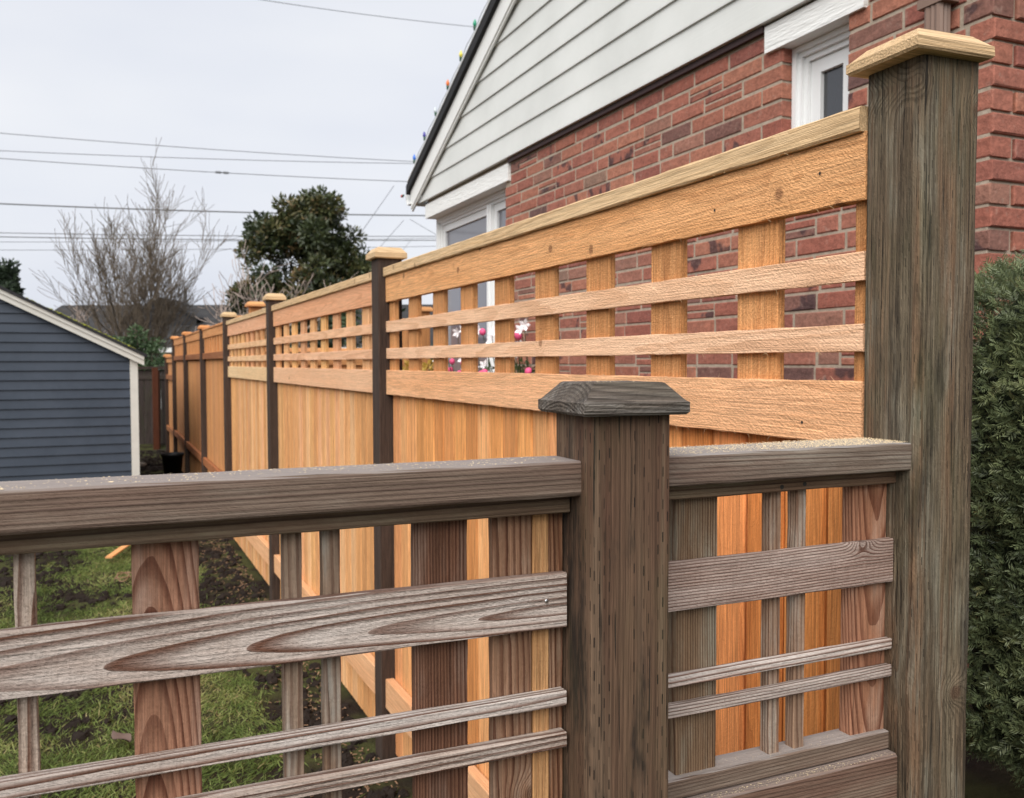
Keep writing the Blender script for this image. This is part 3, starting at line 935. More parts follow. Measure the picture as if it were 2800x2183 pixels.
# ------------------------------------------------------------------ HOUSE
A_ = math.radians(89.3)
HU = Vector((math.cos(A_), math.sin(A_), 0))       # along the gable wall, away
HN = Vector((-HU.y, HU.x, 0))                      # outward (towards the fence)
HC = Vector((2.563, 1.991, 0))


def hp(u, z, n=0.0):
    return HC + HU*u + HN*n + Z*z


house = thing('brick_house', 'red brick house with white siding gable and white trimmed windows', 'house', (2.6, 4.5, 0))
CO = .0735
ZB = 1.45 + (2.3018-1.45)*1.1      # a bed joint at the near corner
ULEN = 5.62
OPEN = [(.627, .981, 2.155, 2.743), (3.88, ULEN, 1.25, 2.715)]
LINT = [(.528, 1.078, 2.743, 2.853), (3.79, ULEN, 2.715, 2.834)]
SIDB = 2.8635

# mortar core, cut round the openings
core = []


def hbox(u0, u1, z0, z1, n0, n1):
    v = [hp(u, z, n) for (u, n, z) in ((u0, n1, z0), (u1, n1, z0), (u1, n0, z0), (u0, n0, z0), (u0, n1, z1), (u1, n1, z1), (u1, n0, z1), (u0, n0, z1))]
    v = [tuple(p) for p in v]
    return v, [(0, 3, 2, 1)[::-1], (4, 5, 6, 7)[::-1], (0, 1, 5, 4)[::-1], (1, 2, 6, 5)[::-1], (2, 3, 7, 6)[::-1], (3, 0, 4, 7)[::-1]]


FD = .10
us = [0.005, .627, .981, 3.88]
for (u0, u1, z0, z1) in ((.014, .615, -.2, SIDB+.03), (.615, .993, -.2, 2.14), (.615, .993, 2.765, SIDB+.03), (.993, 3.868, -.2, SIDB+.03),
                         (3.868, ULEN-.005, -.2, 1.24), (3.868, ULEN-.005, 2.735, SIDB+.03)):
    core.append(hbox(u0, u1, z0, z1, -.22, -.0045))
v, f = join(core)
# front wall core (perpendicular), running away from the corner along -HN
core2 = []


def fbox(v0, v1, z0, z1, d0, d1):
    """front wall: v along -HN, d outward along -HU"""
    c = [HC - HN*a - HU*d + Z*zz for (a, d, zz) in ((v0, d1, z0), (v1, d1, z0), (v1, d0, z0), (v0, d0, z0), (v0, d1, z1), (v1, d1, z1), (v1, d0, z1), (v0, d0, z1))]
    return [tuple(p) for p in c], [(0, 3, 2, 1), (4, 5, 6, 7), (0, 1, 5, 4), (1, 2, 6, 5), (2, 3, 7, 6), (3, 0, 4, 7)]


core2.append(fbox(.221, 5.5, -.2, SIDB, -.22, -.0045))
wall = obj('wall', mesh('wall', *join(core+core2)), M_MORT, house)


def brick_mesh(L, Hh, D, r):
    c = .004
    v = []
    for (x, y, zz) in ((-L/2, -D, -Hh/2), (L/2, -D, -Hh/2), (L/2, -D, Hh/2), (-L/2, -D, Hh/2)):
        v.append((x, y, zz))
    for (sx, sz) in ((-1, -1), (1, -1), (1, 1), (-1, 1)):
        v.append((sx*L/2, -c, sz*Hh/2))
    for (sx, sz) in ((-1, -1), (1, -1), (1, 1), (-1, 1)):
        v.append((sx*(L/2-c)+r.uniform(-.0015, .0015), r.uniform(-.0015, .0012), sz*(Hh/2-c)+r.uniform(-.0012, .0012)))
    f = [(8, 9, 10, 11)]
    for k in range(4):
        q = (k+1) % 4
        f.append((k, q, 4+q, 4+k))
        f.append((4+k, 4+q, 8+q, 8+k))
    f.append((3, 2, 1, 0))
    return v, [q[::-1] for q in f]


BR = []          # (matrix, meshkey, score)
BMESH = {}


def bkey(L, Hh, D, var):
    k = (round(L, 3), round(Hh, 3), D, var)
    if k not in BMESH:
        v, f = brick_mesh(L, Hh, D, rnd)
        BMESH[k] = (v, f, None)
    return k


def vis_score(p, nrm):
    d = p - CAM
    dist = d.length
    facing = max(0.0, -d.normalized().dot(nrm))
    c = rt.dot(d), up.dot(d), fw.dot(d)
    if c[2] < .1: return 0
    x, y = c[0]/c[2]*2469+1400, 1091-c[1]/c[2]*2469
    if x < -20 or x > 2820 or y < -20 or y > 2200: return 0
    s = facing/dist/dist
    if 2362 < x < 2640: s *= .02                    # hidden by the post
    if x <= 2362:
        # below the lattice the fence hides the wall
        tt = (XA - CAM.x)/d.x
        zf = CAM.z + d.z*tt
        if zf < 1.41: s *= .02
    elif y > 720: s *= .02
    return s


BL = .267
row0 = int(math.ceil((ZB+.1)/CO))
for i in range(-12, row0+6):
    zc = ZB - CO*i - CO/2
    if zc + CO/2 > SIDB+.02 or zc < -.05: continue
    # gable wall
    odd = i % 2
    u = -.004 if odd else .100
    first = True
    while u < ULEN-.03:
        L = BL*U(.94, 1.05)
        if first and odd: L = BL*.98
        if rnd.random() < .10: L = BL*.48
        u1 = min(u+L, ULEN)
        for (o0, o1, oz0, oz1) in OPEN+LINT:
            if oz0 < zc < oz1+.01:
                if u < o0 < u1+.03: u1 = o0
                elif o0 <= u+.001 < o1:
                    u, u1 = o1, min(o1+BL*(.5 if odd else 1.0), ULEN)
        if u >= ULEN-.03: break
        Lb = u1-u-.011
        if Lb > .03:
            q = round(Lb*200)/200
            split = rnd.random() < .09 and Lb > .15
            if split:
                for sg in (-1, 1):
                    zz = zc+sg*CO/4
                    BR.append((frame(hp(u+.0055+Lb/2, zz, 0), HU, HN, Z), bkey(Lb, CO/2-.008, .09, 0), vis_score(hp(u+Lb/2, zz), HN), True))
            else:
                ex_ = U(-.0025, .0025)
                M = frame(hp(u+.0055+Lb/2, zc+U(-.001, .001), ex_), HU, HN, Z)
                BR.append((M, bkey(q-.0025, CO-.0115, .09, rnd.randrange(3)), vis_score(hp(u+Lb/2, zc), HN), False))
        u = u1
        first = False
    # front wall
    w = .100 if odd else -.004
    while w < 1.25:
        L = BL*U(.95, 1.04)
        Lb = L-.011
        M = frame(HC - HN*(w+.0055+Lb/2) + Z*zc, HN, -HU, Z)
        BR.append((M, bkey(round(Lb*200)/200-.0025, CO-.0115, .09, rnd.randrange(3)), vis_score(HC - HN*(w+Lb/2)+Z*zc, -HU), False))
        w += L
BR.sort(key=lambda t: -t[2])
for (M, k, s, sp) in BR[:300]:
    v, f, me = BMESH[k]
    if me is None:
        me = mesh('brick', v, f)
        me.materials.append(M_BRICK)
        BMESH[k] = (v, f, me)
    obj('brick', me, None, house, M)
parts, lv = [], []
for (M, k, s, sp) in BR[300:]:
    v, f, _ = BMESH[k]
    parts.append(([tuple(M @ Vector(p)) for p in v], f))
    lv += [rnd.random()]*len(v)
v, f = join(parts)
me = mesh('brickwork', v, f)
at = me.attributes.new('lv', 'FLOAT', 'POINT'); at.data.foreach_set('value', lv)
tag(obj('brickwork', me, M_BRICK, house), kind='stuff')

# lintels
for (u0, u1, z0, z1) in LINT:
    v, f = hbox(u0, u1+.0, z0, z1, -.085, .018)
    obj('lintel', mesh('lintel', v, f), M_LINTEL, house)


def window(u0, u1, z0, z1, rec, splits, name='window', glass=M_GLASS):
    """white window: outer frame object with mouldings, sash per light, pane"""
    fr = []
    t = .045
    # stepped casing
    for (o, w, na, nb) in ((0, .022, -rec-.06, -rec+.02), (.022, .020, -rec-.06, -rec+.006), (.042, .022, -rec-.06, -rec-.010)):
        fr.append(hbox(u0+o, u0+o+w, z0, z1-o, na, nb))
        fr.append(hbox(u1-o-w, u1-o, z0, z1-o, na, nb))
        fr.append(hbox(u0+o+w, u1-o-w, z1-o-w, z1-o, na, nb))
    for m in splits:
        fr.append(hbox(m-.040, m-.012, z0, z1-.064, -rec-.06, -rec+.004))
        fr.append(hbox(m-.012, m+.012, z0, z1-.064, -rec-.06, -rec+.018))
        fr.append(hbox(m+.012, m+.040, z0, z1-.064, -rec-.06, -rec+.004))
    fr.append(hbox(u0, u1, z0-.03, z0-.001, -rec-.06, .02))
    win = obj(name, mesh(name, *join(fr)), M_WHITE2, house)
    edges = [u0+.064] + [e for m in splits for e in (m-.040, m+.040)] + [u1-.064]
    for k in range(0, len(edges), 2):
        a, b = edges[k], edges[k+1]
        sw_ = .055
        sparts = [hbox(a+.001, a+sw_, z0, z1-.066, -rec-.055, -rec-.024), hbox(b-sw_, b-.001, z0, z1-.066, -rec-.055, -rec-.024),
                  hbox(a+sw_, b-sw_, z1-.066-sw_, z1-.066, -rec-.055, -rec-.024), hbox(a+sw_, b-sw_, z0, z0+sw_, -rec-.055, -rec-.024)]
        obj('sash', mesh('sash', *join(sparts)), M_WHITE2, win)
        v, f = hbox(a+sw_-.005, b-sw_+.005, z0+sw_-.005, z1-.066-sw_+.005, -rec-.048, -rec-.042)
        obj('pane', mesh('pane', v, f), glass, win)
    return win


window(.623, .985, 2.155, 2.742, .070, [])
g = G('window_glass_sky_tint')
M_GLASS2 = g.done((.15, .15, .175), .05, spec=.9)  # sky reflection painted into the opaque panes as a paler base colour
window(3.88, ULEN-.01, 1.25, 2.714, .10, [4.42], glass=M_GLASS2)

# gable siding
RS = .454
RU = 5.783


def rake(u):
    return 2.868 + RS*((RU-u) if u > 2.81 else (RU-(5.62-u)))


zpk = rake(2.81)
z = SIDB
EXP = .1650
while z < zpk-.02:
    zt = min(z+EXP, zpk-.01)

    def uat(zz): return RU-max(0, (zz-2.868))/RS
    ub, ut = min(uat(z), ULEN+.10), min(uat(zt), ULEN+.10)
    vb = [(5.62-ub, z), (ub, z), (ut, zt), (5.62-ut, zt)]
    nb_, nt_ = .043, .031
    v = [tuple(hp(vb[0][0], z, nb_)), tuple(hp(vb[1][0], z, nb_)), tuple(hp(vb[1][0], z+.010, nb_)), tuple(hp(vb[0][0], z+.010, nb_)),
         tuple(hp(vb[2][0], zt, nt_)), tuple(hp(vb[3][0], zt, nt_)),
         tuple(hp(vb[0][0], z, .012)), tuple(hp(vb[1][0], z, .012)), tuple(hp(vb[2][0], zt, .012)), tuple(hp(vb[3][0], zt, .012))]
    f = [(0, 1, 2, 3), (3, 2, 4, 5), (6, 7, 1, 0), (5, 4, 8, 9), (9, 8, 7, 6), (1, 7, 8, 4, 2), (0, 3, 5, 9, 6)]
    f = [q[::-1] for q in f]
    obj('siding_board', mesh('siding_board', v, f), M_SIDE, house)
    z += EXP
# frieze strip under the siding: thin dark moulding
v, f = hbox(1.085, 3.785, SIDB-.030, SIDB-.002, .004, .022)
obj('dark_moulding', mesh('dark_moulding', v, f), simple('dark_brown_paint', (.045, .022, .02), .6), house)
v, f = hbox(-.02, .52, SIDB-.030, SIDB-.002, .004, .022)
obj('dark_moulding', mesh('dark_moulding', v, f), bpy.data.materials['dark_brown_paint'], house)


def rslab(ua, ub, h0, h1, n0, n1):
    v = [hp(ua, rake(ua)+h0, n1), hp(ub, rake(ub)+h0, n1), hp(ub, rake(ub)+h1, n1), hp(ua, rake(ua)+h1, n1),
         hp(ua, rake(ua)+h0, n0), hp(ub, rake(ub)+h0, n0), hp(ub, rake(ub)+h1, n0), hp(ua, rake(ua)+h1, n0)]
    v = [tuple(p) for p in v]
    f = [(0, 1, 2, 3), (5, 4, 7, 6), (1, 5, 6, 2), (4, 0, 3, 7), (3, 2, 6, 7), (4, 5, 1, 0)]
    return v, [q[::-1] for q in f]


for (ua, ub) in ((2.811, 5.86), (2.809, -.24)):
    fl = (lambda d: d) if ub > ua else (lambda d: (d[0], [q[::-1] for q in d[1]]))
    obj('rake_board', mesh('rake_board', *fl(rslab(ua, ub, .0, .155, .050, .075))), M_WHITE, house)
    obj('rake_moulding', mesh('rake_moulding', *fl(rslab(ua, ub, -.022, .018, .0505, .066))), M_WHITE, house)
    obj('roof', mesh('roof', *fl(rslab(ua, ub+(.05 if ub > 0 else -.05), .157, .235, -6.0, .105))), M_SHING, house)
    obj('drip_edge', mesh('drip_edge', *fl(rslab(ua, ub, .236, .250, .02, .110))), M_WHITE2, house)
# gutter end at the far eave
gv_, gf_ = [], []
prof = [(-.0, .0), (.09, .0), (.125, .06), (.13, .10), (.115, .10), (.085, .02), (.0, .015)]
for n_ in (.09, -5.8):
    for (a, b) in prof: gv_.append(tuple(hp(5.84+a, 2.875+b, n_)))
k = len(prof)
for i in range(k): gf_.append((i, (i+1) % k, k+(i+1) % k, k+i))
gf_.append(tuple(range(k)))
obj('gutter', mesh('gutter', gv_, gf_), M_WHITE2, house)
# downspout by the near corner
ds = []
for a in range(24):
    t = 2*math.pi*a/24
    rr_ = 1.0 + .08*math.cos(a*math.pi)
    cx_, cy_ = math.cos(t), math.sin(t)
    mxn = max(abs(cx_), abs(cy_))
    ds.append((cx_/mxn*.034*rr_, cy_/mxn*.026*rr_))
v, f = prism_data(3.0, ds)
obj('downspout', mesh('downspout', v, f), M_BROWNM, house, frame(hp(.185, 1.35, .036), Z, HU, HN))
v, f = hbox(.13, .24, 2.62, 2.65, .0, .068)
obj('downspout_strap', mesh('downspout_strap', v, f), M_BROWNM, house)
# soil of house: roof bottom closure not needed

# ------------------------------------------------------------------ STRING LIGHTS
sg = thing('string_lights', 'white wire string of coloured bulbs along the gable roof edge', 'string lights', tuple(hp(4.5, 3.6, .1)))
COLB = [('blue', (.03, .06, .55)), ('red', (.55, .03, .04)), ('green', (.02, .30, .16)), ('yellow', (.75, .65, .10)), ('orange', (.75, .16, .02)),
        ('clear', (.55, .6, .62)), ('purple', (.05, .04, .28)), ('blue', (.03, .16, .62))]
pts = []
BU = [3.62+.293*i for i in range(8)]
for i in range(-7, 8):
    ub = 3.62+.293*i
    if ub < 1.0: continue
    zb_ = rake(ub)+.285
    pts.append(hp(ub, zb_, .095))
    if i < 7:
        um = ub+.146
        pts.append(hp(um, rake(um)+.280-U(.0, .012)+.012, .105))
v, f = tube(pts + [hp(5.80, 3.03, .10)], .0035, 5)
obj('wire', mesh('wire', v, f), M_WIREW, sg)
sv, sf = lathe([(.009, 0), (.011, .026), (.009, .028)], 8)
bv, bf2 = lathe([(.009, .027), (.0145, .038), (.014, .052), (.007, .068), (.001, .078)], 8)
SOCK = simple('green_socket', (.03, .09, .05), .5)
sme = mesh('socket', sv, sf, True)
sme.materials.append(SOCK)


def bulb(nm, col, M):
    key = 'bulb_'+nm
    if key not in CACHE:
        me = mesh('bulb', bv, bf2, True)
        me.materials.append(simple('bulb_'+nm, col, .15, spec=.6))
        CACHE[key] = me
    o = obj('bulb', CACHE[key], None, sg, M)
    o['label'] = nm+' bulb'
    obj('socket', sme, None, o, M)


for i in range(-7, 8):
    ub = 3.62+.293*i
    if ub < 1.0: continue
    nm, col = COLB[i % 8]
    M = Matrix.Translation(hp(ub, rake(ub)+.285, .10)) @ Matrix.Rotation(U(-.2, .2), 4, 'X')
    bulb(nm, col, M)
bulb('red', COLB[1][1], frame(hp(5.93, 2.965, .12), Z, X.cross(HU).normalized() if False else HN, HU))

# ------------------------------------------------------------------ PLANT POT
pt = thing('plant_pot', 'black plastic nursery pot standing in the soil against the far fence', 'pot', (.77, 11.9, 0))
v, f = lathe([(.095, 0), (.125, .30), (.136, .30), (.138, .335), (.128, .336), (.118, .30), (.09, .03)], 20)
obj('pot_body', mesh('pot_body', v, f, True), M_BLACKP, pt, Matrix.Translation((.77, 11.9, .0)))
v, f = lathe([(.12, .285), (.06, .300), (.001, .305)], 14)
obj('potting_soil', mesh('potting_soil', v, f, True), M_SOIL, pt, Matrix.Translation((.77, 11.9, .0)))

# ------------------------------------------------------------------ vegetation builders


def leaves_mesh(name, C, D, Nn, L, Wd, lv, mat, fold=True):
    """C centres (n,3), D leaf directions, Nn normals, L lengths, Wd widths -> kite-shaped leaves of two triangles... four verts"""
    n = len(C)
    D = D/np.linalg.norm(D, axis=1)[:, None]
    S_ = np.cross(D, Nn)
    S_ = S_/(np.linalg.norm(S_, axis=1)[:, None]+1e-9)
    Lc, Wc = L[:, None], Wd[:, None]
    Nn2 = np.cross(S_, D)
    a = C
    b = C + D*Lc*.5 + S_*Wc*.5 + Nn2*Lc*.06
    c = C + D*Lc
    d = C + D*Lc*.5 - S_*Wc*.5 + Nn2*Lc*.06
    V = np.stack([a, b, c, d], 1).reshape(-1, 3)
    idx = np.arange(n)*4
    F = np.concatenate([np.stack([idx, idx+1, idx+2], 1), np.stack([idx, idx+2, idx+3], 1)])
    me = bpy.data.meshes.new(name)
    me.vertices.add(len(V)); me.vertices.foreach_set('co', V.ravel())
    me.loops.add(len(F)*3); me.loops.foreach_set('vertex_index', F.ravel().astype(np.int32))
    me.polygons.add(len(F)); me.polygons.foreach_set('loop_start', np.arange(len(F))*3)
    me.polygons.foreach_set('loop_total', np.full(len(F), 3))
    at = me.attributes.new('lv', 'FLOAT', 'POINT'); at.data.foreach_set('value', np.repeat(lv, 4))
    me.update()
    me.validate()
    me.materials.append(mat)
    return me


def unit(n):
    a = npr.normal(size=(n, 3))
    return a/np.linalg.norm(a, axis=1)[:, None]


def segs_mesh(segs, sides=4):
    V, F = [], []
    for (p0, p1, r0, r1) in segs:
        d = (p1-p0)
        if d.length < 1e-6: continue
        d.normalize()
        a = d.orthogonal().normalized()
        b = d.cross(a)
        n = len(V)
        for (p, r) in ((p0, r0), (p1, r1)):
            for k in range(sides):
                t = 2*math.pi*k/sides
                V.append(tuple(p+(a*math.cos(t)+b*math.sin(t))*r))
        for k in range(sides):
            q = (k+1) % sides
            F.append((n+k, n+q, n+sides+q, n+sides+k))
    return V, F


def branch(segs, p, d, L, r, depth, upb, wob, kids, spread, r2, rmin=.009):
    n = 5
    for i in range(n):
        d = (d + Vector((r2.gauss(0, wob), r2.gauss(0, wob), r2.gauss(0, wob)+upb))).normalized()
        q = p + d*L/n
        rn = max(r*(1-.10), rmin)
        segs[0 if depth >= 3 else 1].append((p.copy(), q.copy(), r, rn))
        p, r = q, rn
        if depth > 0 and i >= 1:
            for _ in range(kids[depth-1] if r2.random() < .8 else 1):
                a = d.orthogonal().normalized()
                a.rotate(Matrix.Rotation(r2.uniform(0, 6.28), 3, d))
                dd = (d*math.cos(spread)+a*math.sin(spread)).normalized()
                branch(segs, p.copy(), dd, L*r2.uniform(.40, .66), r*.60, depth-1, upb*1.1, wob*1.25, kids, spread*r2.uniform(.8, 1.25), r2, rmin)


def bare_tree(name, label, base, stems, height, width, r0, depth, kids, seed, mat_t, mat_c, upb=.06, spread=.5, lean=(0, 0), rmin=.008):
    r2 = random.Random(seed)
    t = thing(name, label, 'tree', base, 'bare trees beyond the fences')
    segs = ([], [])
    B = Vector(base)
    for s in range(stems):
        a = 6.28*s/stems + r2.uniform(-.3, .3)
        tilt = width*r2.uniform(.35, 1.0)
        d = Vector((math.cos(a)*tilt+lean[0], math.sin(a)*tilt+lean[1], 1)).normalized()
        branch(segs, B+Vector((math.cos(a), math.sin(a), 0))*.08, d, height*r2.uniform(.62, .8), r0*r2.uniform(.7, 1.0), depth, upb, .07, kids, spread, r2, rmin)
    obj('trunk', mesh('trunk', *segs_mesh(segs[0], 6), True), mat_t, t)
    c = obj('branches', mesh('branches', *segs_mesh(segs[1], 3)), mat_c, t)
    return t


bare_tree('bare_tree', 'leafless multi-stemmed tree standing above the dark roof at left of the magnolia', (.84, 24.87, -.2), 13, 4.2, .20, .050, 3, [2, 2, 1], 4, M_TRUNK, M_TWIG, spread=.36, upb=.045, rmin=.0055)
bare_tree('bare_tree', 'small sparse leafless tree at far left behind the shed roof', (-1.5, 27.0, 0), 7, 2.3, .42, .050, 3, [1, 1, 2], 9, M_PTWIG, M_PTWIG, spread=.6)
bare_tree('bare_tree', 'pale thin leafless branches between the big bare tree and the magnolia', (3.3, 19.7, 0), 5, 2.7, .42, .040, 3, [1, 1, 2], 21, M_PTWIG, M_PTWIG, spread=.65, lean=(-.1, 0))

# magnolia
def magnolia():
    t = thing('magnolia_tree', 'dense dark green broadleaf evergreen tree rising behind the lattice fence', 'tree', (4.25, 21.1, 0))
    segs = ([], [])
    r2 = random.Random(3)
    B = Vector((4.25, 21.1, 0))
    for s in range(3):
        d = Vector((r2.uniform(-.15, .2), r2.uniform(-.15, .15), 1)).normalized()
        branch(segs, B+Vector((r2.uniform(-.15, .2), 0, 0)), d, 2.6, .10, 2, .02, .05, [1, 1], .55, r2)
    obj('trunk', mesh('trunk', *segs_mesh(segs[0]+segs[1], 6), True), M_TRUNK, t)
    # crown: clumps on an uneven outline
    cl = []
    BL_ = [(4.30, 3.5, 1.30, 1.45, 80), (4.55, 4.75, .72, .80, 44), (3.45, 4.15, .45, .50, 18), (3.95, 4.55, .5, .5, 18), (5.35, 3.55, .58, .90, 34), (3.2, 3.2, .50, .85, 26),
           (4.2, 2.1, 1.25, .95, 50), (5.0, 4.4, .5, .5, 14)]
    for (bx, bz, rx, rz, cnt_) in BL_:
        k = 0
        while k < cnt_:
            u = Vector((r2.gauss(0, 1), r2.gauss(0, 1), r2.gauss(0, 1))).normalized()*r2.random()**.38
            x, y, zz = bx+u.x*rx, 21.1+u.y*rx, bz+u.z*rz
            k += 1
            if mn.noise(Vector((x*1.5+8, y*1.5, zz*1.5))) < -.18: continue
            cl.append((x, y, zz, r2.uniform(.16, .34), r2.random()))
    C, D, N_, L, Wd, lv = [], [], [], [], [], []
    for (x, y, zz, r, tone) in cl:
        n = int(150*(r/.28)**2)
        u = unit(n)
        rad = r*npr.uniform(.55, 1.0, n)[:, None]
        c = np.array([x, y, zz]) + u*rad*np.array([1, 1, .8])
        C.append(c); D.append(u + npr.normal(scale=.5, size=(n, 3)) + np.array([0, 0, .25])); N_.append(unit(n))
        L.append(npr.uniform(.10, .17, n)); Wd.append(npr.uniform(.045, .07, n))
        lv.append(np.clip(tone*.75 + npr.normal(scale=.13, size=n) + (.22 if r2.random() < .3 else 0), 0, 1))
    me = leaves_mesh('crown', np.concatenate(C), np.concatenate(D), np.concatenate(N_), np.concatenate(L), np.concatenate(Wd), np.concatenate(lv), M_MAGL)
    o = obj('crown', me, None, t)
    o['kind'] = 'stuff'


magnolia()


def shrub(name, label, cat, centre, rad, nclump, nleaf, leaf, mat, seed, group=None, stems=True, lowz=0.0):
    r2 = random.Random(seed)
    t = thing(name, label, cat, (centre[0], centre[1], 0), group)
    C, D, N_, L, Wd, lv = [], [], [], [], [], []
    segs = []
    for k in range(nclump):
        u = Vector((r2.gauss(0, 1), r2.gauss(0, 1), r2.gauss(0, 1))).normalized()*r2.random()**.4
        c = Vector((centre[0]+u.x*rad[0], centre[1]+u.y*rad[1], max(lowz+.05, centre[2]+u.z*rad[2])))
        if mn.noise(c*1.7+Vector((seed, 0, 0))) < -.25: continue
        n = nleaf
        uu = unit(n)
        rr = min(rad)*r2.uniform(.22, .42)
        C.append(np.array(c)+uu*rr*npr.uniform(.5, 1, n)[:, None]); D.append(uu+npr.normal(scale=.6, size=(n, 3))); N_.append(unit(n))
        L.append(npr.uniform(.7, 1.2, n)*leaf); Wd.append(npr.uniform(.35, .5, n)*leaf)
        lv.append(np.clip(r2.random()*.8+npr.normal(scale=.15, size=n), 0, 1))
        b0 = Vector((centre[0]+r2.uniform(-.15, .15)*rad[0], centre[1], 0))
        mid = (b0+c)/2+Vector((r2.uniform(-.05, .05), 0, .05))
        segs += [(b0, mid, .012, .009), (mid, c, .009, .004)]
    me = leaves_mesh('foliage', np.concatenate(C), np.concatenate(D), np.concatenate(N_), np.concatenate(L), np.concatenate(Wd), np.concatenate(lv), mat)
    o = obj('foliage', me, None, t)
    o['kind'] = 'stuff'
    if stems: obj('stems', mesh('stems', *segs_mesh(segs, 4)), M_TRUNK, t)
    return t, [np.concatenate(C)]


shrub('broadleaf_shrub', 'grey-green leafy shrub above the dark back fence beside the shed eave', 'shrub', (.64, 20.0, 1.42), (.62, .6, .80), 60, 90, .10, M_SHRUB, 5)
shrub('evergreen_shrub', 'dark green shrub mass seen through the second lattice panel', 'shrub', (3.0, 11.8, 1.15), (1.1, .8, 1.15), 70, 90, .09, M_DARKSH, 8)
shrub('leafy_shrub', 'light green shrub behind the cross fence post', 'shrub', (1.75, 11.3, 1.45), (.40, .4, .78), 36, 80, .07, M_SHRUB, 15)
shrub('conifer_tree', 'dark conifer cut off by the left edge of the picture', 'tree', (-2.5, 27.5, 3.2), (.55, .6, 1.0), 60, 110, .16, M_CONI, 12)
fs, fc = shrub('flowering_shrub', 'flowering shrub with pink and white blooms below the corner window', 'shrub', (2.20, 5.05, .98), (.22, .85, .48), 70, 60, .045, M_FLOWS, 30)
# blooms
bl = []
pv, pf = [], []
for k in range(5):
    a = 2*math.pi*k/5
    i = len(pv)
    pv += [(0, 0, 0), (.016*math.cos(a-.5), .016*math.sin(a-.5), .006), (.024*math.cos(a), .024*math.sin(a), .012), (.016*math.cos(a+.5), .016*math.sin(a+.5), .006)]
    pf += [(i, i+1, i+2, i+3)]
bv2, bf3 = lathe([(.004, -.017), (.017, -.009), (.023, .002), (.018, .012), (.006, .018)], 8)
pme = mesh('pink_bloom', bv2, bf3, True); pme.materials.append(M_PINK)
wme = mesh('white_bloom', [(x*1.5, y*1.5, z*1.5) for (x, y, z) in pv], pf); wme.materials.append(M_WPET)
for k in range(46):
    y = U(4.35, 5.75)
    zz = 1.60 + U(-.10, .09) if k < 24 else U(1.3, 1.5)
    x = 2.08 + U(-.08, .08)
    pk_ = k % 2 == 0
    d = Vector((-.7, -.6, .3)) + Vector((U(-.4, .4), U(-.4, .4), U(-.4, .4)))
    M = Matrix.Translation((x, y, zz)) @ d.to_track_quat('Z', 'Y').to_matrix().to_4x4()
    obj('pink_bloom' if pk_ else 'white_bloom', pme if pk_ else wme, None, fs, M)
    v, f = tube([(x, y, zz-.01), (x+U(-.03, .03), y+U(-.03, .03), zz-.12), (2.2, y, .9)], [.002, .003, .004], 4)
    obj('flower_stem', mesh('flower_stem', v, f), M_FLOWS, fs)
shrub('yellow_plant', 'small yellow-leaved plant seen low through the lattice near the post', 'plant', (1.93, 5.75, 1.22), (.13, .18, .26), 16, 40, .05, M_YLEAF, 41)

# ------------------------------------------------------------------ YEW HEDGE
hd = thing('yew_hedge', 'clipped dark green yew hedge at the right edge in front of the brick corner', 'hedge', (2.1, 1.0, .45))
HX0, HX1, HY0, HY1, HZ0, HZ1 = 1.50, 2.55, .35, 1.38, .60, 1.650


HR = .20


def hround(q, r=HR):
    c = Vector((min(max(q.x, HX0+HR), HX1-HR), min(max(q.y, HY0+HR), HY1-HR), min(max(q.z, HZ0+HR), HZ1-HR)))
    n = (q-c).normalized()
    return c + n*r, n


def hedge_surf(n):
    out = []
    r2 = random.Random(77)
    while len(out) < n:
        s = r2.random()
        q = Vector((r2.uniform(HX0, HX1), r2.uniform(HY0, HY1), r2.uniform(HZ0, HZ1)))
        if s < .52: q.x = HX0
        elif s < .76: q.z = HZ1
        elif s < .88: q.y = HY1
        elif s < .94: q.y = HY0
        else: q.z = HZ0
        p, nn = hround(q)
        b = mn.noise(p*4.0)*.026 + mn.noise(p*13)*.016
        out.append((p + nn*b, nn, b))
    return out


C, D, N_, L, Wd, lv = [], [], [], [], [], []
hs_ = hedge_surf(26000)
stm = []
for (p, nn, b) in hs_:
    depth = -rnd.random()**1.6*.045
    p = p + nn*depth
    ax = (nn*.9 + Vector((U(-1, 1), U(-1, 1), U(-.5, 1.2)))*.9).normalized()
    sd_ = ax.orthogonal().normalized()
    sd_.rotate(Matrix.Rotation(U(0, 6.28), 3, ax))
    nl = 5
    ln = U(.014, .032)
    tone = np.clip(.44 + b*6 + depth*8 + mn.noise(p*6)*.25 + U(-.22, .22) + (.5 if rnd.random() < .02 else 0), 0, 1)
    for i in range(nl):
        q = p + ax*ln*(i/nl)
        for s in (-1, 1):
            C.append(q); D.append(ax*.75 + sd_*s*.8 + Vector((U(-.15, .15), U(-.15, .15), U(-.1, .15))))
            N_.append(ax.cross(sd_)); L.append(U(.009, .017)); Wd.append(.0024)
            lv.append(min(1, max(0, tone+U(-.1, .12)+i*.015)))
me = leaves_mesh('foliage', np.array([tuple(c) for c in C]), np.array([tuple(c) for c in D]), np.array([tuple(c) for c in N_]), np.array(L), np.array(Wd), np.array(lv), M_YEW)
o = obj('foliage', me, None, hd)
o['kind'] = 'stuff'
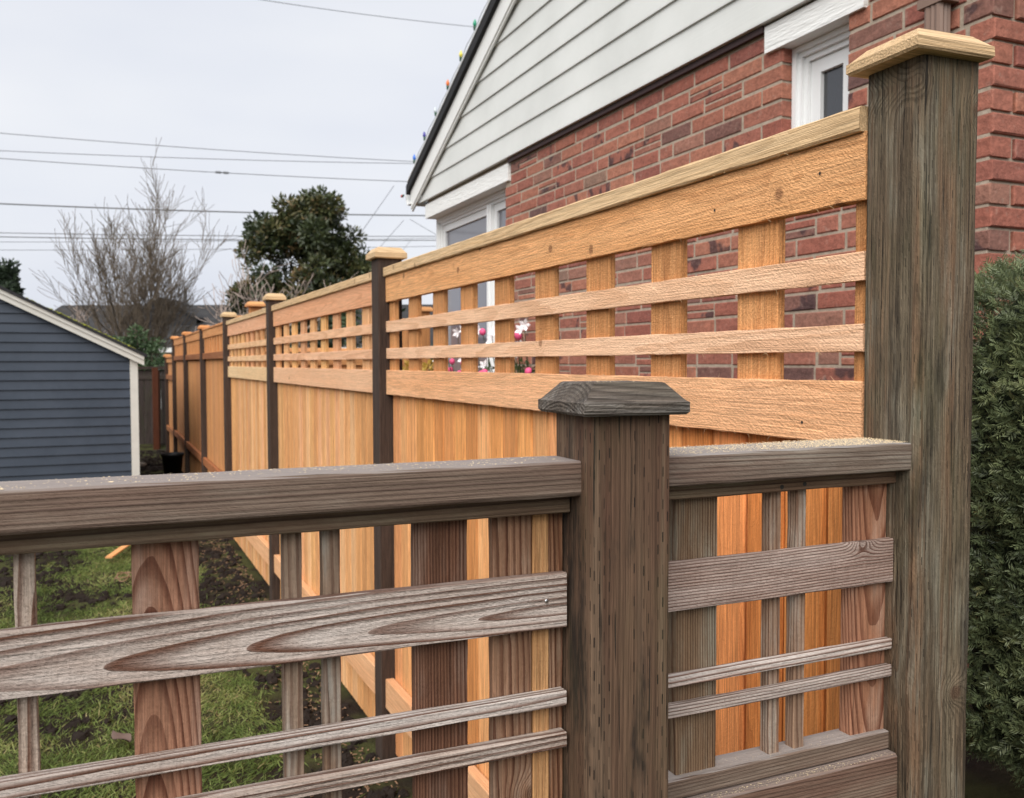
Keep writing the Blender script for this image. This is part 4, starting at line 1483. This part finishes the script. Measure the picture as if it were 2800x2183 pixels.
# woody interior that blocks the view
ci = []
for k in range(160):
    p0 = Vector((U(1.8, 2.3), U(.5, 1.2), .45))
    p1 = Vector((U(HX0+.17, HX1-.14), U(HY0+.15, HY1-.15), U(HZ0+.05, HZ1-.2)))
    ci += [(p0, (p0+p1)/2+Vector((0, 0, U(0, .1))), .010, .007), ((p0+p1)/2, p1, .007, .003)]
obj('branches', mesh('branches', *segs_mesh(ci, 4)), M_TRUNK, hd)
v, f = [], []
for ax_ in range(3):
    for side in (0, 1):
        lo3, hi3 = (HX0, HY0, HZ0), (HX1, HY1, HZ1)
        n0 = len(v)
        o1, o2 = (ax_+1) % 3, (ax_+2) % 3
        for i in range(13):
            for j in range(13):
                q = [0, 0, 0]
                q[ax_] = hi3[ax_] if side else lo3[ax_]
                q[o1] = lo3[o1]+(hi3[o1]-lo3[o1])*i/12
                q[o2] = lo3[o2]+(hi3[o2]-lo3[o2])*j/12
                p_, n_ = hround(Vector(q), HR-.062)
                v.append(tuple(p_ + n_*mn.noise(p_*9)*.012))
        for i in range(12):
            for j in range(12):
                a = n0+i*13+j
                f.append((a, a+13, a+14, a+1) if side else (a, a+1, a+14, a+13))
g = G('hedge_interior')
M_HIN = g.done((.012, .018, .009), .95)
obj('inner_shell', mesh('inner_shell', v, f), M_HIN, hd)  # closed dark shell inside the needles that blocks the view

# ------------------------------------------------------------------ GRASS, SOIL, LITTER
n = 0
C, D, N_, L, Wd, lv = [], [], [], [], [], []
r2 = random.Random(31)
while n < 180000:
    y = 1.4 + 8.4*r2.random()**1.3
    x = r2.uniform(-2.4, .90) if y < 5 else r2.uniform(-2.6, .90)
    # keep to the part of the lawn seen from near the picture's viewpoint
    if x < -.9-.42*(y-1.4)*.9: continue
    s = soilness(x, y)
    if s > .30 and r2.random() > .06: continue
    if s > .14 and r2.random() > .45: continue
    cl = mn.noise(Vector((x*6, y*6, 9)))
    if cl < -.25 and r2.random() < .5: continue
    z = ground_z(x, y)
    fl = mn.noise(Vector((x*2.1, y*2.1, 20)))*3.1 + 1.0
    h = r2.uniform(.15, .9)
    D.append((math.cos(fl)+r2.gauss(0, .9), math.sin(fl)+r2.gauss(0, .9), h))
    C.append((x, y, z-.004))
    a = r2.uniform(0, 6.28)
    N_.append((math.cos(a), math.sin(a), .4))
    L.append(r2.uniform(.016, .052)); Wd.append(r2.uniform(.0022, .0045))
    t = .40 + .7*mn.noise(Vector((x*1.9+5, y*1.9, 2))) + .3*mn.noise(Vector((x*7+5, y*7, 4))) + r2.gauss(0, .14) + (.45 if r2.random() < .09 else 0)
    lv.append(min(1, max(0, t)))
    n += 1
me = leaves_mesh('grass', np.array(C), np.array(D), np.array(N_), np.array(L), np.array(Wd), np.array(lv), M_GRASS)
tag(obj('grass', me, None), 'patchy green lawn growing between the shed and the fences', 'grass', kind='stuff')


def clod(r, r2):
    v, f = lathe([(r*.55, -r*.5), (r, 0), (r*.75, r*.5), (r*.15, r*.72)], 6)
    return [(x*r2.uniform(.7, 1.3), y*r2.uniform(.7, 1.3), z*r2.uniform(.6, 1.2)) for (x, y, z) in v], f


parts = []
cnt = 0
while cnt < 5200:
    y = 1.5 + 14.5*r2.random()**1.5
    x = r2.uniform(-2.2, .9)
    if x < -.9-.42*(y-1.4)*.9 or (y > 9.5 and x < .33): continue
    if soilness(x, y) < .2: continue
    r = r2.choice((.006, .009, .012, .018, .028))*r2.uniform(.7, 1.2)
    v, f = clod(r, r2)
    M = Matrix.Translation((x, y, ground_z(x, y)+r*.1)) @ Matrix.Rotation(r2.uniform(0, 6.28), 4, 'Z')
    parts.append(([tuple(M @ Vector(p)) for p in v], f))
    cnt += 1
v, f = join(parts)
tag(obj('soil_clods', mesh('soil_clods', v, f), M_SOIL), 'loose dark soil clods on bare lawn patches and along the fence', 'soil', kind='stuff')
# mulch / chips along the fence foot
parts = []
for k in range(1700):
    y = 1.3 + 6.6*r2.random()
    x = .90 - abs(r2.gauss(0, .14))
    l, w = r2.uniform(.004, .022), r2.uniform(.002, .006)
    v, f = boxdata(-l/2, l/2, -w/2, w/2, 0, .002)
    M = Matrix.Translation((x, y, ground_z(x, y)+.006)) @ Matrix.Rotation(r2.uniform(0, 6.28), 4, 'Z') @ Matrix.Rotation(r2.gauss(0, .4), 4, 'Y')
    parts.append(([tuple(M @ Vector(p)) for p in v], f))
v, f = join(parts)
tag(obj('wood_chips', mesh('wood_chips', v, f), M_CHIP), 'brown wood chips and shavings scattered along the foot of the fence', 'wood chips', kind='stuff')


def dead_leaf(name, loc, s, rz, label):
    v, f = [], []
    for i in range(7):
        t = i/6
        w = math.sin(math.pi*(t*.9+.06))*.42*s
        for k in (-1, 0, 1):
            v.append((k*w, (t-.5)*s*1.3, abs(k)*.18*s*math.sin(t*4+1)+.02*s*math.sin(t*9)))
    for i in range(6):
        for k in range(2):
            a = i*3+k
            f.append((a, a+1, a+4, a+3))
    n0 = len(v)
    v += [(a, b, c-.001) for (a, b, c) in v]
    f += [tuple(i+n0 for i in q[::-1]) for q in f]
    return tag(obj(name, mesh(name, v, f, True), M_DLEAF, None, Matrix.Translation(loc) @ Matrix.Rotation(rz, 4, 'Z') @ Matrix.Rotation(.35, 4, 'X')), label, 'leaf')


dead_leaf('dead_leaf', (.038, 3.66, .045), .070, .7, 'curled dead brown leaf lying on the grass left of the brown upright')
# orange offcut and twine on the lawn
o = board('wood_offcut', None, M_NEW, (.10, 7.35, .055), Vector((.16, .44, .02)), Vector((-.44, .16, 0)), .50, .05, .012, tint=(1, .9, .8))
tag(o, 'orange cedar offcut lying on the grass far behind the top rail', 'offcut')
tw = [(.10+.06*math.cos(a*.55)*(1-.02*a), 6.42+.07*math.sin(a*.55)*(1+.03*a), .05+.012*math.sin(a*.9)) for a in range(26)]
v, f = tube(tw, .0035, 5)
tag(obj('twine_loop', mesh('twine_loop', v, f), M_CHIP), 'loose loop of straw-coloured twine on the lawn', 'twine')
for k, (x, y, r) in enumerate(((.47, 13.6, .07), (.62, 11.3, .035))):
    v, f = clod(r, r2)
    tag(obj('garden_stone', mesh('garden_stone', v, f, True), M_STONE, None, Matrix.Translation((x, y, .02))),
        ('large pale stone lying in the dark soil behind the shed corner', 'small pale stone on the soil beside the black pot')[k], 'stone', 'stones on the dark soil')

# ------------------------------------------------------------------ SAWDUST
parts = []


def flake(p, s, r2, flat=True):
    a = r2.uniform(0, 6.28)
    v = [(-s, 0, 0), (s*r2.uniform(.3, 1), -s*.35, 0), (s*r2.uniform(.3, 1), s*.4, s*.1), (0, 0, s*r2.uniform(.15, .5))]
    M = Matrix.Translation(p) @ Matrix.Rotation(a, 4, 'Z') @ Matrix.Rotation(r2.gauss(0, .25), 4, 'X')
    return [tuple(M @ Vector(q)) for q in v], [(0, 2, 1), (0, 1, 3), (1, 2, 3), (2, 0, 3)]


r2 = random.Random(8)
for k in range(5200):
    x = .925 - abs(r2.gauss(0, .16))
    if x < .535: continue
    y = .8255 + .078*r2.random()
    parts.append(flake((x, y, 1.3482+r2.random()*.0012), r2.choice((.0005, .0006, .0008, .0012)), r2))
for k in range(1100):
    x = r2.uniform(.54, .92)
    parts.append(flake((x, .8255+.078*r2.random(), 1.3482), r2.choice((.0005, .0007, .0010, .0016)), r2))
for k in range(1300):
    x = r2.uniform(-.45, .43)
    y = lp(x, .8150).y + .056*r2.random()
    parts.append(flake((x, y, 1.3492), r2.choice((.0004, .0005, .0006, .0008, .0013)), r2))
for k in range(10):
    x = r2.uniform(-.3, .4)
    parts.append(flake((x, lp(x, .8150).y + .05*r2.random(), 1.3492), r2.uniform(.0016, .003), r2))
for k in range(70):
    parts.append(flake((cm.x+r2.uniform(-.038, .038), cm.y+r2.uniform(-.038, .038), 1.4297), r2.choice((.0005, .0007, .0011)), r2))
for k in range(420):
    parts.append(flake((r2.uniform(.54, .92), .8375+.011*r2.random(), 1.0+(-.0548)), r2.choice((.0005, .0008, .0012)), r2))
for k in range(160):
    parts.append(flake((r2.uniform(.58, .92), .853+.02*r2.random(), .9702), r2.choice((.0004, .0006, .0009)), r2))
for k in range(260):
    y = r2.uniform(.93, 3.1)
    parts.append(flake((XA+.002+.012*r2.random(), y, 1.4234), r2.choice((.0006, .0009, .0016)), r2))
v, f = join(parts)
tag(obj('sawdust', mesh('sawdust', v, f), M_SAWD), 'pale sawdust and shavings dusted over the weathered top rails', 'sawdust', kind='stuff')

# ------------------------------------------------------------------ NEIGHBOUR HOUSE, POLE, LINES
NO = Vector((1.9, 32.5, 0))
NX = Vector((math.cos(YAW), -math.sin(YAW), 0))
NY = Vector((math.sin(YAW), math.cos(YAW), 0))
NM = frame(NO, NX, NY, Z)
nh = thing('neighbour_house', 'neighbouring house with a long dark shingle roof beyond the back fence', 'house', NO)


def nbox(name, v, mat):
    f = [(0, 1, 2, 3), (5, 4, 7, 6), (1, 5, 6, 2), (4, 0, 3, 7), (3, 2, 6, 7), (4, 5, 1, 0)]
    return obj(name, mesh(name, v, f), mat, nh, NM)


def slope(x0, x1, ya, za, yb, zb, t=.12):
    return [(x0, ya, za), (x1, ya, za), (x1, yb, zb), (x0, yb, zb), (x0, ya, za-t), (x1, ya, za-t), (x1, yb, zb-t), (x0, yb, zb-t)]


nbox('roof', slope(-4.2, 10, -2.6, 1.92, 1.6, 3.50), M_NROOF)
nbox('roof', slope(10, -4.2, 5.8, 1.92, 1.605, 3.50), M_NROOF)
v, f = boxdata(-3.9, 9.7, -2.1, 5.3, -.3, 1.95)
obj('wall', mesh('wall', v, f), simple('pale_wall', (.42, .42, .40), .8, .1, 3), nh, NM)
v, f = boxdata(-4.2, 10, -2.72, -2.602, 1.78, 1.92)
obj('gutter', mesh('gutter', v, f), M_WHITE, nh, NM)
XG = .1
nbox('roof', [(XG-1.3, -.6, 2.95), (XG, -.6, 3.62), (XG, 1.6, 3.62), (XG-1.3, 1.6, 2.95), (XG-1.3, -.6, 2.85), (XG, -.6, 3.52), (XG, 1.6, 3.52), (XG-1.3, 1.6, 2.85)], M_NROOF)
nbox('roof', [(XG+.005, -.6, 3.62), (XG+1.3, -.6, 2.95), (XG+1.3, 1.6, 2.95), (XG+.005, 1.6, 3.62), (XG+.005, -.6, 3.52), (XG+1.3, -.6, 2.85), (XG+1.3, 1.6, 2.85), (XG+.005, 1.6, 3.52)], M_NROOF)
v, f = [(XG-1.2, -.55, 2.5), (XG+1.2, -.55, 2.5), (XG+1.2, -.55, 2.98), (XG, -.55, 3.54), (XG-1.2, -.55, 2.98), (XG, .5, 2.9)], [(0, 1, 2, 3, 4), (1, 0, 5), (2, 1, 5), (3, 2, 5), (4, 3, 5), (0, 4, 5)]
obj('dormer_face', mesh('dormer_face', v, f), M_SHING, nh, NM)
v, f = boxdata(1.55, 2.0, .6, .9, 3.1, 3.36)
obj('roof_vent', mesh('roof_vent', v, f), M_SHING, nh, NM)

P_, Q_ = 3.73, 46.6
up_ = thing('utility_pole', 'slim distant utility pole standing above the neighbouring roof', 'pole', (P_, Q_, 0))
v, f = tube([(P_, Q_, 0), (P_, Q_, 4.95)], [.10, .085], 8)
obj('pole', mesh('pole', v, f), M_WIRE, up_)
v, f = boxdata(P_-.15, P_+.65, Q_-.2, Q_-.14, 3.6, 3.66)
obj('crossarm', mesh('crossarm', v, f), M_WIRE, up_)


LINES = [
    ((-2.366, 27.714, 7.552), (9.083, 25.814, 7.348), 0.75, 0.01, 'uppermost of the three thin cables left of the gable'),
    ((-2.474, 28.851, 7.321), (9.192, 26.872, 7.533), 0.75, 0.01, 'middle of the three thin cables left of the gable'),
    ((-2.478, 28.844, 7.108), (9.016, 26.926, 6.966), 0.75, 0.011, 'lowest of the three thin cables with splices left of the gable'),
    ((-2.401, 27.646, 5.678), (8.894, 25.829, 5.764), 0.75, 0.02, 'thick dark overhead cable crossing in front of both tree crowns'),
    ((-3.824, 43.730, 6.929), (14.361, 39.899, 7.241), 0.75, 0.018, 'upper cable of the low pair behind the trees'),
    ((-3.828, 43.724, 6.760), (14.357, 39.893, 7.054), 0.75, 0.022, 'lower cable of the low pair behind the trees'),
    ((-4.033, 46.017, 6.813), (15.043, 41.796, 7.428), 0.75, 0.012, 'very faint cable just under the low pair'),
    ((-4.040, 46.004, 6.456), (15.035, 41.782, 7.036), 0.75, 0.012, 'lowest faint cable above the shed roof'),
    ((2.807, 21.065, 9.567), (9.460, 22.476, 10.253), 0.75, 0.008, 'single thin cable high in the sky running to the roof'),
    ((8.333, 27.233, 6.923), (6.305, 23.666, 4.871), 0.0, 0.01, 'service drop slanting down left from the spliced cable'),
    ((8.285, 26.102, 5.700), (6.423, 23.578, 4.093), 0.0, 0.008, 'short service drop left of the corner window'),
    ((8.455, 26.026, 5.732), (8.338, 22.738, 4.720), 0.0, 0.008, 'short service drop running right to the house'),
    ((12.629, 38.475, 6.984), (10.699, 34.890, 5.529), 0.0, 0.01, 'faint drop below the low pair near the house'),
]
for (a, b, ext, r, lab) in LINES:
    p0, p1 = Vector(a), Vector(b)
    full = p1-p0
    e0, e1 = (p0-full*ext, p1+full*ext*.6) if ext else (p0, p1)
    pts = []
    for i in range(25):
        t = i/24
        q = e0.lerp(e1, t)
        q.z -= 0.0 if not ext else .25*(4*t*(1-t)) - .25*(4*.5*.5)*.96
        pts.append(q)
    v, f = tube(pts, r, 5)
    lo = obj('power_line', mesh('power_line', v, f), M_WIRE)
    tag(lo, lab, 'power line', 'overhead cables crossing the sky')
    if 'splices' in lab:
        for fx in (.494, .512):
            pc = p0.lerp(p1, fx)
            dd = full.normalized()
            v, f = tube([pc-dd*.10, pc-dd*.06, pc+dd*.06, pc+dd*.10], [.012, .034, .034, .012], 6)
            obj('cable_splice', mesh('cable_splice', v, f), M_WIRE, lo)
